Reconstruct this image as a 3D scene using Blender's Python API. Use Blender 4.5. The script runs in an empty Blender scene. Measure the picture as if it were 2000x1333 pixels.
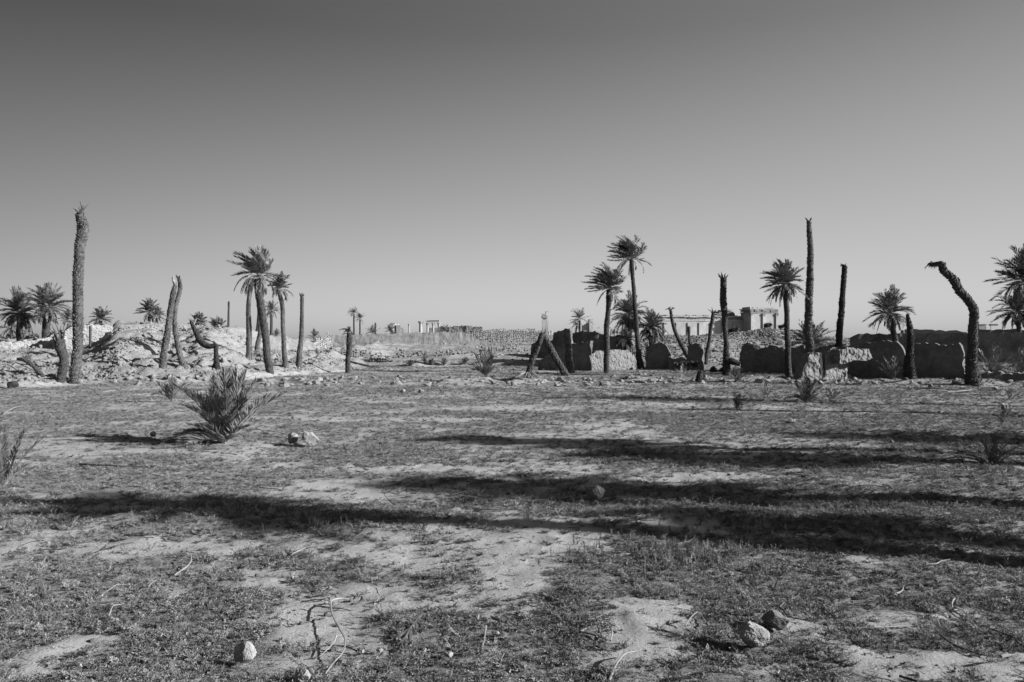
import bpy, bmesh, math, random
import numpy as np
from mathutils import Vector
R = math.radians
scene = bpy.context.scene
C = scene.collection
F = 1556.0; CX = 1000.0; CY = 666.5; EYE = 1.6

# ------------------------------------------------------------------ camera
cam = bpy.data.cameras.new('camera'); cam.lens = 28.0; cam.sensor_width = 36.0
cam.clip_start = 0.05; cam.clip_end = 6000
camo = bpy.data.objects.new('camera', cam); C.objects.link(camo)
camo.location = (0, 0, EYE); camo.rotation_euler = (R(90), 0, 0)
scene.camera = camo

# ------------------------------------------------------------------ light
SUN_EL, SUN_AZ = 22.0, 103.0            # azimuth clockwise from +Y (the view direction)
sdir = Vector((math.cos(R(SUN_EL)) * math.sin(R(SUN_AZ)), math.cos(R(SUN_EL)) * math.cos(R(SUN_AZ)), math.sin(R(SUN_EL))))
w = bpy.data.worlds.new('World'); scene.world = w; w.use_nodes = True
nt = w.node_tree; nt.nodes.clear()
sky = nt.nodes.new('ShaderNodeTexSky'); sky.sky_type = 'NISHITA'; sky.sun_disc = False
sky.sun_elevation = R(SUN_EL); sky.sun_rotation = R(SUN_AZ)
sky.air_density = 1.0; sky.dust_density = 0.6; sky.ozone_density = 1.0
sep = nt.nodes.new('ShaderNodeSeparateColor')      # black and white film behind a red filter
bg = nt.nodes.new('ShaderNodeBackground'); bg.inputs['Strength'].default_value = 0.081
wo = nt.nodes.new('ShaderNodeOutputWorld')
nt.links.new(sky.outputs[0], sep.inputs[0])
# polarising filter and haze: the sky darkens away from the sun and with height
def wm(op, *a):
    q = nt.nodes.new('ShaderNodeMath'); q.operation = op
    for k, v in enumerate(a):
        if isinstance(v, (int, float)): q.inputs[k].default_value = v
        else: nt.links.new(v, q.inputs[k])
    return q.outputs[0]
wtc = nt.nodes.new('ShaderNodeTexCoord'); wsx = nt.nodes.new('ShaderNodeSeparateXYZ'); nt.links.new(wtc.outputs['Generated'], wsx.inputs[0])
wx = wm('MAXIMUM', wm('MINIMUM', wsx.outputs[0], .6), -.6); wz = wm('MAXIMUM', wm('MINIMUM', wsx.outputs[2], .36), 0.0)
e = wm('MULTIPLY_ADD', wx, .324, -.641); e = wm('MULTIPLY_ADD', wz, 4.186, e); e = wm('MULTIPLY_ADD', wm('MULTIPLY', wx, wx), -1.179, e)
e = wm('MULTIPLY_ADD', wm('MULTIPLY', wz, wz), -11.281, e); e = wm('MULTIPLY_ADD', wm('MULTIPLY', wx, wz), 1.859, e)
nt.links.new(wm('MULTIPLY', sep.outputs[0], wm('EXPONENT', e)), bg.inputs['Color'])
nt.links.new(bg.outputs[0], wo.inputs[0])
sl = bpy.data.lights.new('sun', 'SUN'); sl.energy = 5.0; sl.angle = R(0.5); sl.color = (1, 1, 1)
so = bpy.data.objects.new('sun', sl); C.objects.link(so); so.location = (30, -5, 20)
so.rotation_euler = (-sdir).to_track_quat('-Z', 'Y').to_euler()
vs = scene.view_settings
scene.display_settings.display_device = 'sRGB'
vs.view_transform = 'Standard'; vs.look = 'None'; vs.gamma = 1.0; vs.use_curve_mapping = False
vs.exposure = 1.3
scene.cycles.max_bounces = 5; scene.cycles.diffuse_bounces = 2; scene.cycles.transparent_max_bounces = 4

# ------------------------------------------------------------------ noise
def _h(ix, iy, s):
    n = (ix.astype(np.int64) * 374761393 + iy.astype(np.int64) * 668265263 + s * 1442695041) & 0xffffffff
    n = ((n ^ (n >> 13)) * 1274126177) & 0xffffffff
    n = n ^ (n >> 16)
    return (n & 0xffff) / 65535.0
def vnoise(x, y, s=0):
    x = np.asarray(x, float); y = np.asarray(y, float)
    ix = np.floor(x); iy = np.floor(y); fx = x - ix; fy = y - iy
    fx = fx * fx * fx * (fx * (fx * 6 - 15) + 10); fy = fy * fy * fy * (fy * (fy * 6 - 15) + 10)
    a = _h(ix, iy, s); b = _h(ix + 1, iy, s); c = _h(ix, iy + 1, s); d = _h(ix + 1, iy + 1, s)
    return (a + (b - a) * fx) * (1 - fy) + (c + (d - c) * fx) * fy
def fbm(x, y, s=0, o=4):
    r = 0; a = 1.0; t = 0
    for i in range(o):
        r = r + a * vnoise(np.asarray(x) * 2 ** i + 17.3 * i, np.asarray(y) * 2 ** i - 9.1 * i, s + i * 7); t += a; a *= 0.5
    return r / t
def sst(a, b, x):
    t = np.clip((np.asarray(x, float) - a) / (b - a), 0, 1); return t * t * (3 - 2 * t)

# ------------------------------------------------------------------ terrain
HX = [-60, -40, -29.6, -26.6, -25.3, -24.0, -22.8, -20.9, -19.6, -17.7, -16.4, -15.2, -13.2, -11.6, -10.3, -8.5]
HZ = [1.2, 1.5, 1.55, 1.35, 1.4, 1.75, 2.6, 2.55, 2.05, 2.45, 1.8, 1.0, 0.9, 0.75, 0.35, 0.0]
FX = [-60, -30, -17.5, -16, -13, -11, -10.3, -8.5]
FY = [24, 25.5, 26.5, 29.5, 29.5, 31.5, 36, 42]
HUMPS = [  # small mounds of the field: x, y, rx, ry, height
    (-3.0, 6.9, 0.9, 0.35, 0.10), (-3.9, 6.35, 0.5, 0.3, 0.05), (-0.8, 6.8, 1.3, 0.5, 0.05), (2.0, 7.1, 1.6, 0.5, 0.10),
    (-4.2, 10.6, 1.4, 0.7, 0.07), (5.5, 8.9, 1.6, 0.5, 0.07), (4.3, 8.1, 1.2, 0.35, 0.06), (3.2, 6.7, 1.4, 0.4, 0.08),
    (-1.5, 4.7, 0.7, 0.35, 0.03), (0.9, 4.5, 0.8, 0.4, 0.03), (-3, 5.1, 1.2, 0.35, 0.04)]
def heap(x, y):
    cr = np.interp(x * 46 / np.clip(y, 25, 46), HX, HZ); ft = np.interp(x, FX, FY)
    t = np.clip((y - ft) / np.maximum(46 - ft, 1), 0, 1)
    prof = np.where(t < 0.12, 0.18 * sst(0, 0.12, t), 0.18 + 0.82 * ((t - 0.12) / 0.88) ** 1.05)
    back = 1 - 0.35 * sst(49, 62, y)
    return cr * prof * back
def hill(x, y):       # stony hill in front of the temple
    t = sst(47, 58, y + 1.2 * (fbm(x * 0.2, y * 0.2, 5) - .5))
    prof = np.interp(x, [2.5, 6, 9, 11, 15, 17, 18.6, 21, 22.4, 24.2, 26, 36], [0, .5, 1.4, 1.9, 2.0, 2.15, 2.4, 2.2, 1.9, 1.7, 1.5, 1.2])
    return prof * t * (1 - .6 * sst(62, 78, y))
def terrace(x, y):
    m = sst(-14, -11, x) * (1 - sst(5, 10, x))
    st = 0.35 * sst(50, 51.2, y + 1.5 * (vnoise(x * 0.3, x * 0) - .5)) + 0.5 * sst(53.5, 58, y) + 0.45 * sst(62, 74, y) + .9 * sst(76, 95, y)
    return st * m
def H(x, y):
    x = np.asarray(x, float); y = np.asarray(y, float)
    z = 0.09 * (fbm(x * 0.35, y * 0.35, 1, 3) - 0.5) * sst(2, 6, y)
    z = z + 0.05 * (fbm(x * 1.7, y * 1.7, 2, 4) - 0.5) * (1 - sst(25, 40, y) * .5)
    for (a, b, rx, ry, h) in HUMPS:
        z = z + h * np.exp(-((x - a) / rx) ** 2 - ((y - b) / ry) ** 2)
    hp = heap(x, y)
    z = z + hp + (0.55 * (fbm(x * 0.8, y * 0.8, 3, 3) - 0.5) + .28 * (.5 - np.abs(fbm(x * 1.7, y * 1.7, 6, 3) - .5) * 3)) * np.clip(hp * 1.4, 0, 1)
    hl = hill(x, y); z = z + hl + 0.3 * (fbm(x * 0.6, y * 0.6, 4, 3) - .5) * np.clip(hl, 0, 1)
    z = z + terrace(x, y)
    z = z + 0.18 * np.exp(-((y - 31.3 - 1.3 * np.sin(x * .25)) / 1.1) ** 2) * sst(.4, .65, fbm(x * 0.5, y * .3, 9)) * sst(-10.5, -9, x)  # low bank of debris
    far = sst(60, 140, y); z = z + .4 * far * sst(4, 12, np.abs(x)) * (1 - m_(x))
    z = z + 0.5 * sst(33, 37, y) * sst(19.5, 21, x) * (1 - sst(50, 60, y))     # raised garden behind the bent palm
    return z
def m_(x): return sst(-14, -11, x) * (1 - sst(5, 10, x))
def h1(x, y): return float(H(np.array([x]), np.array([y]))[0])

def gpix(px, py, ymin=2.0, ymax=300.0):
    """world point where the sight line of a photo pixel meets the terrain"""
    ys = np.exp(np.linspace(math.log(ymin), math.log(ymax), 4000))
    xs = (px - CX) / F * ys; zs = EYE - (py - CY) / F * ys
    hit = np.where(zs <= H(xs, ys))[0]
    i = hit[0] if len(hit) else len(ys) - 1
    return Vector((xs[i], ys[i], float(H(xs[i:i+1], ys[i:i+1])[0])))
def wp(px, py, Y): return Vector(((px - CX) / F * Y, Y, EYE - (py - CY) / F * Y))
def gp0(px, py):
    d = EYE * F / (py - CY); return ((px - CX) / F * d, d)

BARE = [(0,1090,70,45,1),(440,895,75,22,1),(250,884,130,7,.9),(560,905,60,14,.6),(640,945,90,16,.7),(810,915,120,8,.8),(700,975,110,10,.6),
        (540,1140,70,32,.9),(700,1205,90,55,1.1),(620,1235,100,50,1),(860,1090,220,26,.5),(1060,1095,60,50,.9),(1250,1225,100,60,1.0),
        (900,1165,90,28,.8),(110,1262,120,22,.9),(40,1300,80,22,.8),(230,1085,160,14,.7),(230,1125,60,16,.4),(1740,1205,110,20,.8),(1720,1295,100,28,.8),
        (1900,1115,110,14,.7),(1700,1100,60,14,.7),(1350,930,160,10,.7),(1700,945,150,12,.8),(1910,950,60,10,.6),(1330,1040,120,8,.6),
        (470,1075,70,20,.6),(1010,1120,50,60,.7),(690,1290,90,30,.8),(1170,1290,70,26,.6),(300,965,200,8,.6),(1000,1035,120,8,.7),(900,1010,160,7,.6),(310,1170,60,10,.5),(1250,1130,40,10,-.2),
        (205,1040,50,14,.8),(1560,1215,50,20,.3),(330,1040,60,12,.4)]
DENSE = [(110,1165,170,48,.7),(1300,1098,210,40,.8),(1520,1130,130,34,.6),(1890,1240,130,32,.6),(400,965,130,10,.5),(400,1235,110,60,.6),
         (800,1222,85,22,.9),(1080,1245,110,26,.7),(1960,1190,90,30,.6),(260,1300,160,34,.5),(1430,1320,180,26,.6),(620,1110,90,22,.4),(90,925,90,16,.4),
         (720,880,90,16,.6),(350,905,110,10,.5),(500,935,110,10,.5),(1330,1170,110,30,.4),(1600,1280,120,30,.4),(560,1190,80,24,.4),(930,1255,70,18,.5)]
def _ell(L):
    out = []
    for (cx, cy, rx, ry, s) in L:
        x, d = gp0(cx, cy); d0 = gp0(cx, cy - ry)[1]; d1 = gp0(cx, cy + ry)[1]
        out.append((x, d, rx * d / F, max((d0 - d1) / 2, .05), s))
    return out
BE, DE = _ell(BARE), _ell(DENSE)
def cover(x, y):
    x = np.asarray(x, float); y = np.asarray(y, float)
    wx = x + 0.5 * (fbm(x * 1.6, y * 1.6, 31, 3) - .5); wy = y + 0.5 * (fbm(x * 1.6, y * 1.6, 37, 3) - .5)
    v = 0.68 + 1.1 * (fbm(x * 0.55, y * 0.8, 11, 4) - 0.5) + 0.9 * (fbm(x * 3.1, y * 3.6, 13, 3) - .5)
    for (a, b, rx, ry, s) in BE: v = v - 0.64 * s * np.exp(-(((wx - a) / rx) ** 2 + ((wy - b) / ry) ** 2) ** 1.5)
    for (a, b, rx, ry, s) in DE: v = v + 0.5 * s * np.exp(-(((wx - a) / rx) ** 2 + ((wy - b) / ry) ** 2) ** 1.5)
    v = v + 0.22 * sst(1, 7, x) - .04 * sst(9, 14, y)
    v = sst(0.22, 0.84, v + .22 * (vnoise(x * 9, y * 9, 15) - .5) + .25 * (fbm(x * 2.2, y * 4.5, 19, 3) - .5)) * .93 + .07
    return v * (1 - rubble(x, y))
def rubble(x, y):
    r = sst(0.04, 0.3, heap(x, y)) * (1 - sst(50, 60, y))
    r = np.maximum(r, sst(.1, .6, hill(x, y)) * (1 - sst(60, 70, y)))
    r = np.maximum(r, .45 * sst(30.5, 31.5, y) * (1 - sst(33.5, 35, y)) * sst(.42, .6, fbm(x * .6, y * .6, 41)))
    return r

# ------------------------------------------------------------------ object helpers
def tag(o, label=None, cat=None, group=None, kind=None):
    if label: o['label'] = label
    if cat: o['category'] = cat
    if group: o['group'] = group
    if kind: o['kind'] = kind
    return o
def empty(name, loc):
    o = bpy.data.objects.new(name, None); C.objects.link(o); o.location = loc; o.empty_display_size = .2; return o
class MB:
    def __init__(s): s.v = []; s.f = []; s.n = 0
    def add(s, v, f):
        v = np.asarray(v, float).reshape(-1, 3); s.v.append(v)
        f = np.asarray(f) + s.n if isinstance(f, np.ndarray) else [[i + s.n for i in q] for q in f]
        s.f.extend(f.tolist() if isinstance(f, np.ndarray) else f); s.n += len(v)
    def box(s, c, d, rz=0, jit=0, rng=None):
        x, y, z = d[0] / 2, d[1] / 2, d[2] / 2
        v = np.array([(-x,-y,-z),(x,-y,-z),(x,y,-z),(-x,y,-z),(-x,-y,z),(x,-y,z),(x,y,z),(-x,y,z)], float)
        if jit: v += (rng or random_np).uniform(-jit, jit, v.shape)
        ca, sa = math.cos(rz), math.sin(rz)
        v = np.stack([v[:,0]*ca - v[:,1]*sa, v[:,0]*sa + v[:,1]*ca, v[:,2]], 1) + np.array(c)
        s.add(v, [(0,3,2,1),(4,5,6,7),(0,1,5,4),(1,2,6,5),(2,3,7,6),(3,0,4,7)])
    def build(s, name, mat, parent=None, smooth=False):
        me = bpy.data.meshes.new(name); V = np.concatenate(s.v) if s.v else np.zeros((0, 3))
        off = np.array(parent.location) if parent else (V.mean(0) if 0 else np.zeros(3))
        me.from_pydata((V - off).tolist(), [], s.f); me.update()
        if smooth: me.shade_smooth()
        me.materials.append(mat)
        o = bpy.data.objects.new(name, me); C.objects.link(o)
        if parent: o.parent = parent
        return o
def rebase(o):
    """put a one-mesh thing's origin at its foot"""
    me = o.data; n = len(me.vertices); a = np.empty(n * 3); me.vertices.foreach_get('co', a); a = a.reshape(-1, 3)
    c = np.array([a[:,0].mean(), a[:,1].mean(), a[:,2].min()]); a -= c
    me.vertices.foreach_set('co', a.ravel()); me.update(); o.location = c.tolist(); return o
random_np = np.random.default_rng(5)

# ------------------------------------------------------------------ materials
def mat(name, a, b, scale=8.0, detail=6, bump=0.3, bdist=0.02, bscale=40, rough=0.92, stretch=(1,1,1), spec=0.25, c=None, cs=2.0, vor=0, trans=0):
    m = bpy.data.materials.new(name); m.use_nodes = True; t = m.node_tree; n = t.nodes; L = t.links
    p = n['Principled BSDF']; p.inputs['Roughness'].default_value = rough; p.inputs['Specular IOR Level'].default_value = spec
    tc = n.new('ShaderNodeTexCoord'); mp = n.new('ShaderNodeMapping'); mp.inputs['Scale'].default_value = stretch
    L.new(tc.outputs['Object'], mp.inputs[0])
    nz = n.new('ShaderNodeTexNoise'); nz.inputs['Scale'].default_value = scale; nz.inputs['Detail'].default_value = detail; nz.inputs['Roughness'].default_value = .65
    L.new(mp.outputs[0], nz.inputs['Vector'])
    cr = n.new('ShaderNodeValToRGB'); cr.color_ramp.elements[0].position = .32; cr.color_ramp.elements[1].position = .68
    cr.color_ramp.elements[0].color = (a, a, a, 1); cr.color_ramp.elements[1].color = (b, b, b, 1)
    L.new(nz.outputs[0], cr.inputs[0]); col = cr.outputs[0]
    if c is not None:                                    # large blotches of a third tone
        n2 = n.new('ShaderNodeTexNoise'); n2.inputs['Scale'].default_value = cs; n2.inputs['Detail'].default_value = 5
        L.new(mp.outputs[0], n2.inputs['Vector'])
        r2 = n.new('ShaderNodeValToRGB'); r2.color_ramp.elements[0].position = .45; r2.color_ramp.elements[1].position = .62
        L.new(n2.outputs[0], r2.inputs[0])
        mx = n.new('ShaderNodeMix'); mx.data_type = 'RGBA'; L.new(r2.outputs[0], mx.inputs[0]); L.new(col, mx.inputs[6]); mx.inputs[7].default_value = (c, c, c, 1); col = mx.outputs[2]
    L.new(col, p.inputs['Base Color'])
    bz = n.new('ShaderNodeTexNoise'); bz.inputs['Scale'].default_value = bscale; bz.inputs['Detail'].default_value = 5; L.new(mp.outputs[0], bz.inputs['Vector'])
    hgt = bz.outputs[0]
    if vor:
        v = n.new('ShaderNodeTexVoronoi'); v.inputs['Scale'].default_value = vor; L.new(mp.outputs[0], v.inputs['Vector'])
        ad = n.new('ShaderNodeMath'); ad.operation = 'SUBTRACT'; L.new(bz.outputs[0], ad.inputs[0]); L.new(v.outputs['Distance'], ad.inputs[1]); hgt = ad.outputs[0]
    bp = n.new('ShaderNodeBump'); bp.inputs['Strength'].default_value = bump; bp.inputs['Distance'].default_value = bdist
    L.new(hgt, bp.inputs['Height']); L.new(bp.outputs[0], p.inputs['Normal'])
    if trans: 
        p.inputs['Transmission Weight'].default_value = 0
        tr = n.new('ShaderNodeBsdfTranslucent'); L.new(col, tr.inputs[0]); ms = n.new('ShaderNodeMixShader'); ms.inputs[0].default_value = trans
        L.new(p.outputs[0], ms.inputs[1]); L.new(tr.outputs[0], ms.inputs[2]); L.new(ms.outputs[0], n['Material Output'].inputs[0])
    return m
M = {}
M['bark'] = mat('palm_bark', .02, .065, 9, 6, .8, .03, 30, c=.05, cs=3)
M['bark_pale'] = mat('palm_bark_pale', .03, .095, 9, 6, .8, .03, 30, c=.09, cs=3)
M['char'] = mat('charred_bark', .012, .035, 10, 5, .8, .03, 30)
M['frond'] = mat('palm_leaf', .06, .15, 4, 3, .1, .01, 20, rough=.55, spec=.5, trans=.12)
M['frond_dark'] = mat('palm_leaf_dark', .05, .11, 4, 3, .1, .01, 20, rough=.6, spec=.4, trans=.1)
M['dead'] = mat('dead_palm_leaf', .13, .24, 6, 3, .2, .01, 20, rough=.8)
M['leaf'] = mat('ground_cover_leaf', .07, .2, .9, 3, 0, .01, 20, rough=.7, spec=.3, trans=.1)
M['straw'] = mat('dry_straw', .16, .28, 8, 3, 0, .01, 20, rough=.8)
M['twig'] = mat('pale_dry_stem', .11, .22, 14, 5, .3, .004, 60, rough=.75)
M['twig_dark'] = mat('dark_dry_stem', .03, .08, 14, 5, .3, .004, 60, rough=.85)
M['stone'] = mat('pale_limestone', .15, .29, 7, 7, 1, .03, 18, c=.18, cs=4)
M['stone_fg'] = mat('pale_weathered_limestone', .16, .3, 12, 8, 1, .03, 22, c=.13, cs=6)
M['stone_grey'] = mat('grey_fieldstone', .08, .17, 7, 7, .7, .02, 18, c=.1, cs=4)
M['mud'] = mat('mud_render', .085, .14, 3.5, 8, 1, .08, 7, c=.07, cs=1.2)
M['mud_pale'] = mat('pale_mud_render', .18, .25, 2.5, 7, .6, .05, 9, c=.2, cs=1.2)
M['mud_rough'] = mat('crumbling_mud', .09, .17, 6, 7, 1, .08, 8, c=.12, cs=2, vor=7)
M['rubblewall'] = mat('stone_and_mud_wall', .1, .24, 5, 5, 1, .1, 7, c=.16, cs=1.5, vor=5)
M['courses'] = mat('coursed_limestone', .15, .28, 9, 7, 1, .06, 9, c=.2, cs=1.5, vor=8, stretch=(1,1,1.5))
M['streak'] = mat('streaked_mud_wall', .08, .165, 3, 7, .6, .05, 9, stretch=(1,1,.25), c=.13, cs=.8)
M['temple'] = mat('ancient_limestone', .22, .33, .6, 7, .5, .15, 3, c=.22, cs=.25)
M['temple_dark'] = mat('weathered_entablature', .1, .2, .9, 7, .8, .3, 3)
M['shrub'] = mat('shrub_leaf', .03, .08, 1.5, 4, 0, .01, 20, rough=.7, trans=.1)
M['metal'] = mat('dull_metal', .05, .08, 4, 3, .1, .01, 20, rough=.5)

t_ = M['leaf'].node_tree; oi = t_.nodes.new('ShaderNodeObjectInfo'); hv = t_.nodes.new('ShaderNodeMapRange')
hv.inputs['To Min'].default_value = .4; hv.inputs['To Max'].default_value = 1.8; t_.links.new(oi.outputs['Random'], hv.inputs['Value'])
vm = t_.nodes.new('ShaderNodeVectorMath'); vm.operation = 'SCALE'; cr_ = [q for q in t_.nodes if q.type == 'VALTORGB'][0]
for l_ in list(cr_.outputs[0].links): t_.links.new(vm.outputs[0], l_.to_socket)
t_.links.new(cr_.outputs[0], vm.inputs[0]); t_.links.new(hv.outputs[0], vm.inputs['Scale'])
def ground_material():
    m = bpy.data.materials.new('dry_sandy_soil'); m.use_nodes = True; t = m.node_tree; n = t.nodes; L = t.links
    p = n['Principled BSDF']; p.inputs['Roughness'].default_value = .95; p.inputs['Specular IOR Level'].default_value = .15
    tc = n.new('ShaderNodeTexCoord')
    def noise(s, d=6, r=.6):
        q = n.new('ShaderNodeTexNoise'); q.inputs['Scale'].default_value = s; q.inputs['Detail'].default_value = d; q.inputs['Roughness'].default_value = r
        L.new(tc.outputs['Object'], q.inputs['Vector']); return q.outputs[0]
    def ramp(src, p0, p1, a, b):
        r = n.new('ShaderNodeValToRGB'); e = r.color_ramp.elements; e[0].position = p0; e[1].position = p1
        e[0].color = (a, a, a, 1); e[1].color = (b, b, b, 1); L.new(src, r.inputs[0]); return r.outputs[0]
    def mix(f, a, b):
        x = n.new('ShaderNodeMix'); x.data_type = 'RGBA'
        for k, s in ((0, f), (6, a), (7, b)):
            if isinstance(s, (int, float)): x.inputs[k].default_value = s if k == 0 else (s, s, s, 1)
            else: L.new(s, x.inputs[k])
        return x.outputs[2]
    def mul(a, b):
        x = n.new('ShaderNodeMath'); x.operation = 'MULTIPLY'
        for k, s in enumerate((a, b)):
            if isinstance(s, (int, float)): x.inputs[k].default_value = s
            else: L.new(s, x.inputs[k])
        return x.outputs[0]
    ac = n.new('ShaderNodeAttribute'); ac.attribute_name = 'cover'
    ar = n.new('ShaderNodeAttribute'); ar.attribute_name = 'rubble'
    soil = ramp(noise(3, 8, .7), .3, .72, .24, .38)
    soil = mix(ramp(noise(55, 5, .7), .56, .66, 0, .75), soil, .15)           # crumbs and litter
    litter = ramp(noise(38, 6, .75), .38, .68, .035, .2)
    cov = mix(ramp(noise(9, 6, .7), .35, .62, 0, 1), mul(ac.outputs['Fac'], .35), ac.outputs['Fac'])
    col = mix(cov, soil, litter)
    rub = ramp(noise(16, 8, .8), .34, .64, .1, .28)
    col = mix(ar.outputs['Fac'], col, rub)
    L.new(col, p.inputs['Base Color'])
    h1_ = noise(34, 8, .75); h2_ = noise(160, 4, .7)
    v = n.new('ShaderNodeTexVoronoi'); v.inputs['Scale'].default_value = 45; L.new(tc.outputs['Object'], v.inputs['Vector'])
    a1 = n.new('ShaderNodeMath'); a1.operation = 'MULTIPLY_ADD'; L.new(h2_, a1.inputs[0]); a1.inputs[1].default_value = .5; L.new(h1_, a1.inputs[2])
    a2 = n.new('ShaderNodeMath'); a2.operation = 'MULTIPLY_ADD'; L.new(v.outputs['Distance'], a2.inputs[0]); a2.inputs[1].default_value = -.2; L.new(a1.outputs[0], a2.inputs[2])
    bp = n.new('ShaderNodeBump'); bp.inputs['Strength'].default_value = .9; bp.inputs['Distance'].default_value = .022
    L.new(a2.outputs[0], bp.inputs['Height']); L.new(bp.outputs[0], p.inputs['Normal'])
    return m

# ------------------------------------------------------------------ ground
def lines():
    xs = [0.0]
    while xs[-1] < 3000: 
        a = xs[-1]; xs.append(a + (max(.035, .012 * a if a < 8 else .004 * a + .064) if a < 48 else a * .12))
    xs = np.array(xs); xs = np.concatenate([-xs[:0:-1], xs])
    ys = [-60, -30, -14, -7, -3, -1, 0, .8, 1.5, 2.0, 2.4, 2.7, 2.9]; y = 2.9
    while y < 3500:
        y += .0085 * y if y < 22 else (.0045 * y + .088) if y < 60 else (.02 * y if y < 130 else .12 * y); ys.append(y)
    return xs, np.array(ys)
def make_ground():
    xs, ys = lines(); X, Y = np.meshgrid(xs, ys); Z = H(X, Y)
    near = (1 - sst(10, 18, Y)); Z = Z + near * 0.034 * (fbm(X * 7, Y * 7, 21, 3) - .5) + near * .012 * (fbm(X * 28, Y * 28, 22, 2) - .5)
    rb = rubble(X, Y); Z = Z + rb * .22 * (fbm(X * 3.2, Y * 3.2, 23, 4) - .5)
    nx, ny = len(xs), len(ys)
    V = np.stack([X, Y, Z], -1).reshape(-1, 3)
    i = np.arange(nx * ny).reshape(ny, nx)
    Q = np.stack([i[:-1,:-1], i[:-1,1:], i[1:,1:], i[1:,:-1]], -1).reshape(-1, 4)
    me = bpy.data.meshes.new('ground'); me.vertices.add(len(V)); me.vertices.foreach_set('co', V.ravel().astype(np.float32))
    me.loops.add(Q.size); me.loops.foreach_set('vertex_index', Q.ravel().astype(np.int32))
    me.polygons.add(len(Q)); me.polygons.foreach_set('loop_start', (np.arange(len(Q)) * 4).astype(np.int32))
    me.update(calc_edges=True); me.shade_smooth()
    for nm, fn in (('cover', cover), ('rubble', rubble)):
        a = me.attributes.new(nm, 'FLOAT', 'POINT'); a.data.foreach_set('value', fn(X, Y).ravel().astype(np.float32))
    me.materials.append(ground_material())
    o = bpy.data.objects.new('ground', me); C.objects.link(o); tag(o, kind='structure')
make_ground()

# ------------------------------------------------------------------ scatter of uncountable stuff
def variants(name, meshes):
    co = bpy.data.collections.new(name)
    for k, me in enumerate(meshes): co.objects.link(bpy.data.objects.new(name, me))
    return co
def scatter(name, P, rot, scl, idx, coll, label, cat):
    me = bpy.data.meshes.new(name); me.vertices.add(len(P)); me.vertices.foreach_set('co', np.asarray(P, np.float32).ravel())
    for nm, ty, d in (('rot', 'FLOAT_VECTOR', rot), ('scl', 'FLOAT_VECTOR', scl)):
        a = me.attributes.new(nm, ty, 'POINT'); a.data.foreach_set('vector', np.asarray(d, np.float32).ravel())
    a = me.attributes.new('idx', 'INT', 'POINT'); a.data.foreach_set('value', np.asarray(idx, np.int32))
    o = bpy.data.objects.new(name, me); C.objects.link(o); tag(o, label, cat, kind='stuff')
    g = bpy.data.node_groups.new(name, 'GeometryNodeTree')
    g.interface.new_socket('Geometry', in_out='INPUT', socket_type='NodeSocketGeometry'); g.interface.new_socket('Geometry', in_out='OUTPUT', socket_type='NodeSocketGeometry')
    gi = g.nodes.new('NodeGroupInput'); go = g.nodes.new('NodeGroupOutput')
    ip = g.nodes.new('GeometryNodeInstanceOnPoints'); ci = g.nodes.new('GeometryNodeCollectionInfo')
    ci.inputs['Collection'].default_value = coll; ci.inputs['Separate Children'].default_value = True; ci.inputs['Reset Children'].default_value = True
    def at(nm, ty):
        q = g.nodes.new('GeometryNodeInputNamedAttribute'); q.data_type = ty; q.inputs['Name'].default_value = nm
        return [s for s in q.outputs if s.enabled and s.name == 'Attribute'][0]
    L = g.links
    L.new(gi.outputs[0], ip.inputs['Points']); L.new(ci.outputs[0], ip.inputs['Instance']); ip.inputs['Pick Instance'].default_value = True
    L.new(at('idx', 'INT'), ip.inputs['Instance Index']); L.new(at('rot', 'FLOAT_VECTOR'), ip.inputs['Rotation']); L.new(at('scl', 'FLOAT_VECTOR'), ip.inputs['Scale'])
    L.new(ip.outputs[0], go.inputs[0])
    md = o.modifiers.new('scatter', 'NODES'); md.node_group = g
    return o
def mesh_from(mb, name, m, smooth=False):
    me = bpy.data.meshes.new(name); me.from_pydata(np.concatenate(mb.v).tolist(), [], mb.f); me.update(); me.materials.append(m)
    if smooth: me.shade_smooth()
    return me
def kites(base, d, side, L, W, fold=None):
    """one four-cornered blade each: base, left, tip, right"""
    n = len(base); mid = base + d * (L * .45)[:, None]
    if fold is not None: mid = mid + fold
    v = np.stack([base, mid + side * (W / 2)[:, None], base + d * L[:, None], mid - side * (W / 2)[:, None]], 1).reshape(-1, 3)
    f = np.arange(n * 4).reshape(-1, 4); return v, f
def unit(a): return a / np.maximum(np.linalg.norm(a, axis=-1, keepdims=True), 1e-9)
def tube(pts, rad, n=6, cap=True):
    pts = np.asarray(pts, float); rad = np.broadcast_to(np.asarray(rad, float), (len(pts),))
    t = unit(np.gradient(pts, axis=0)); ref = np.array([0, 1.0, 0]) if abs(t[:,1]).mean() < .75 else np.array([0, 0, 1.0])
    s = unit(np.cross(t, ref)); u = np.cross(s, t)
    a = np.arange(n) / n * 2 * np.pi
    V = pts[:,None,:] + rad[:,None,None] * (np.cos(a)[None,:,None] * s[:,None,:] + np.sin(a)[None,:,None] * u[:,None,:])
    m = len(pts); i = np.arange(m * n).reshape(m, n); j = np.roll(i, -1, 1)
    Q = np.stack([i[:-1], j[:-1], j[1:], i[1:]], -1).reshape(-1, 4).tolist()
    if cap: Q.append(i[-1].tolist()); Q.append(i[0][::-1].tolist())
    return V.reshape(-1, 3), Q

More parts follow.
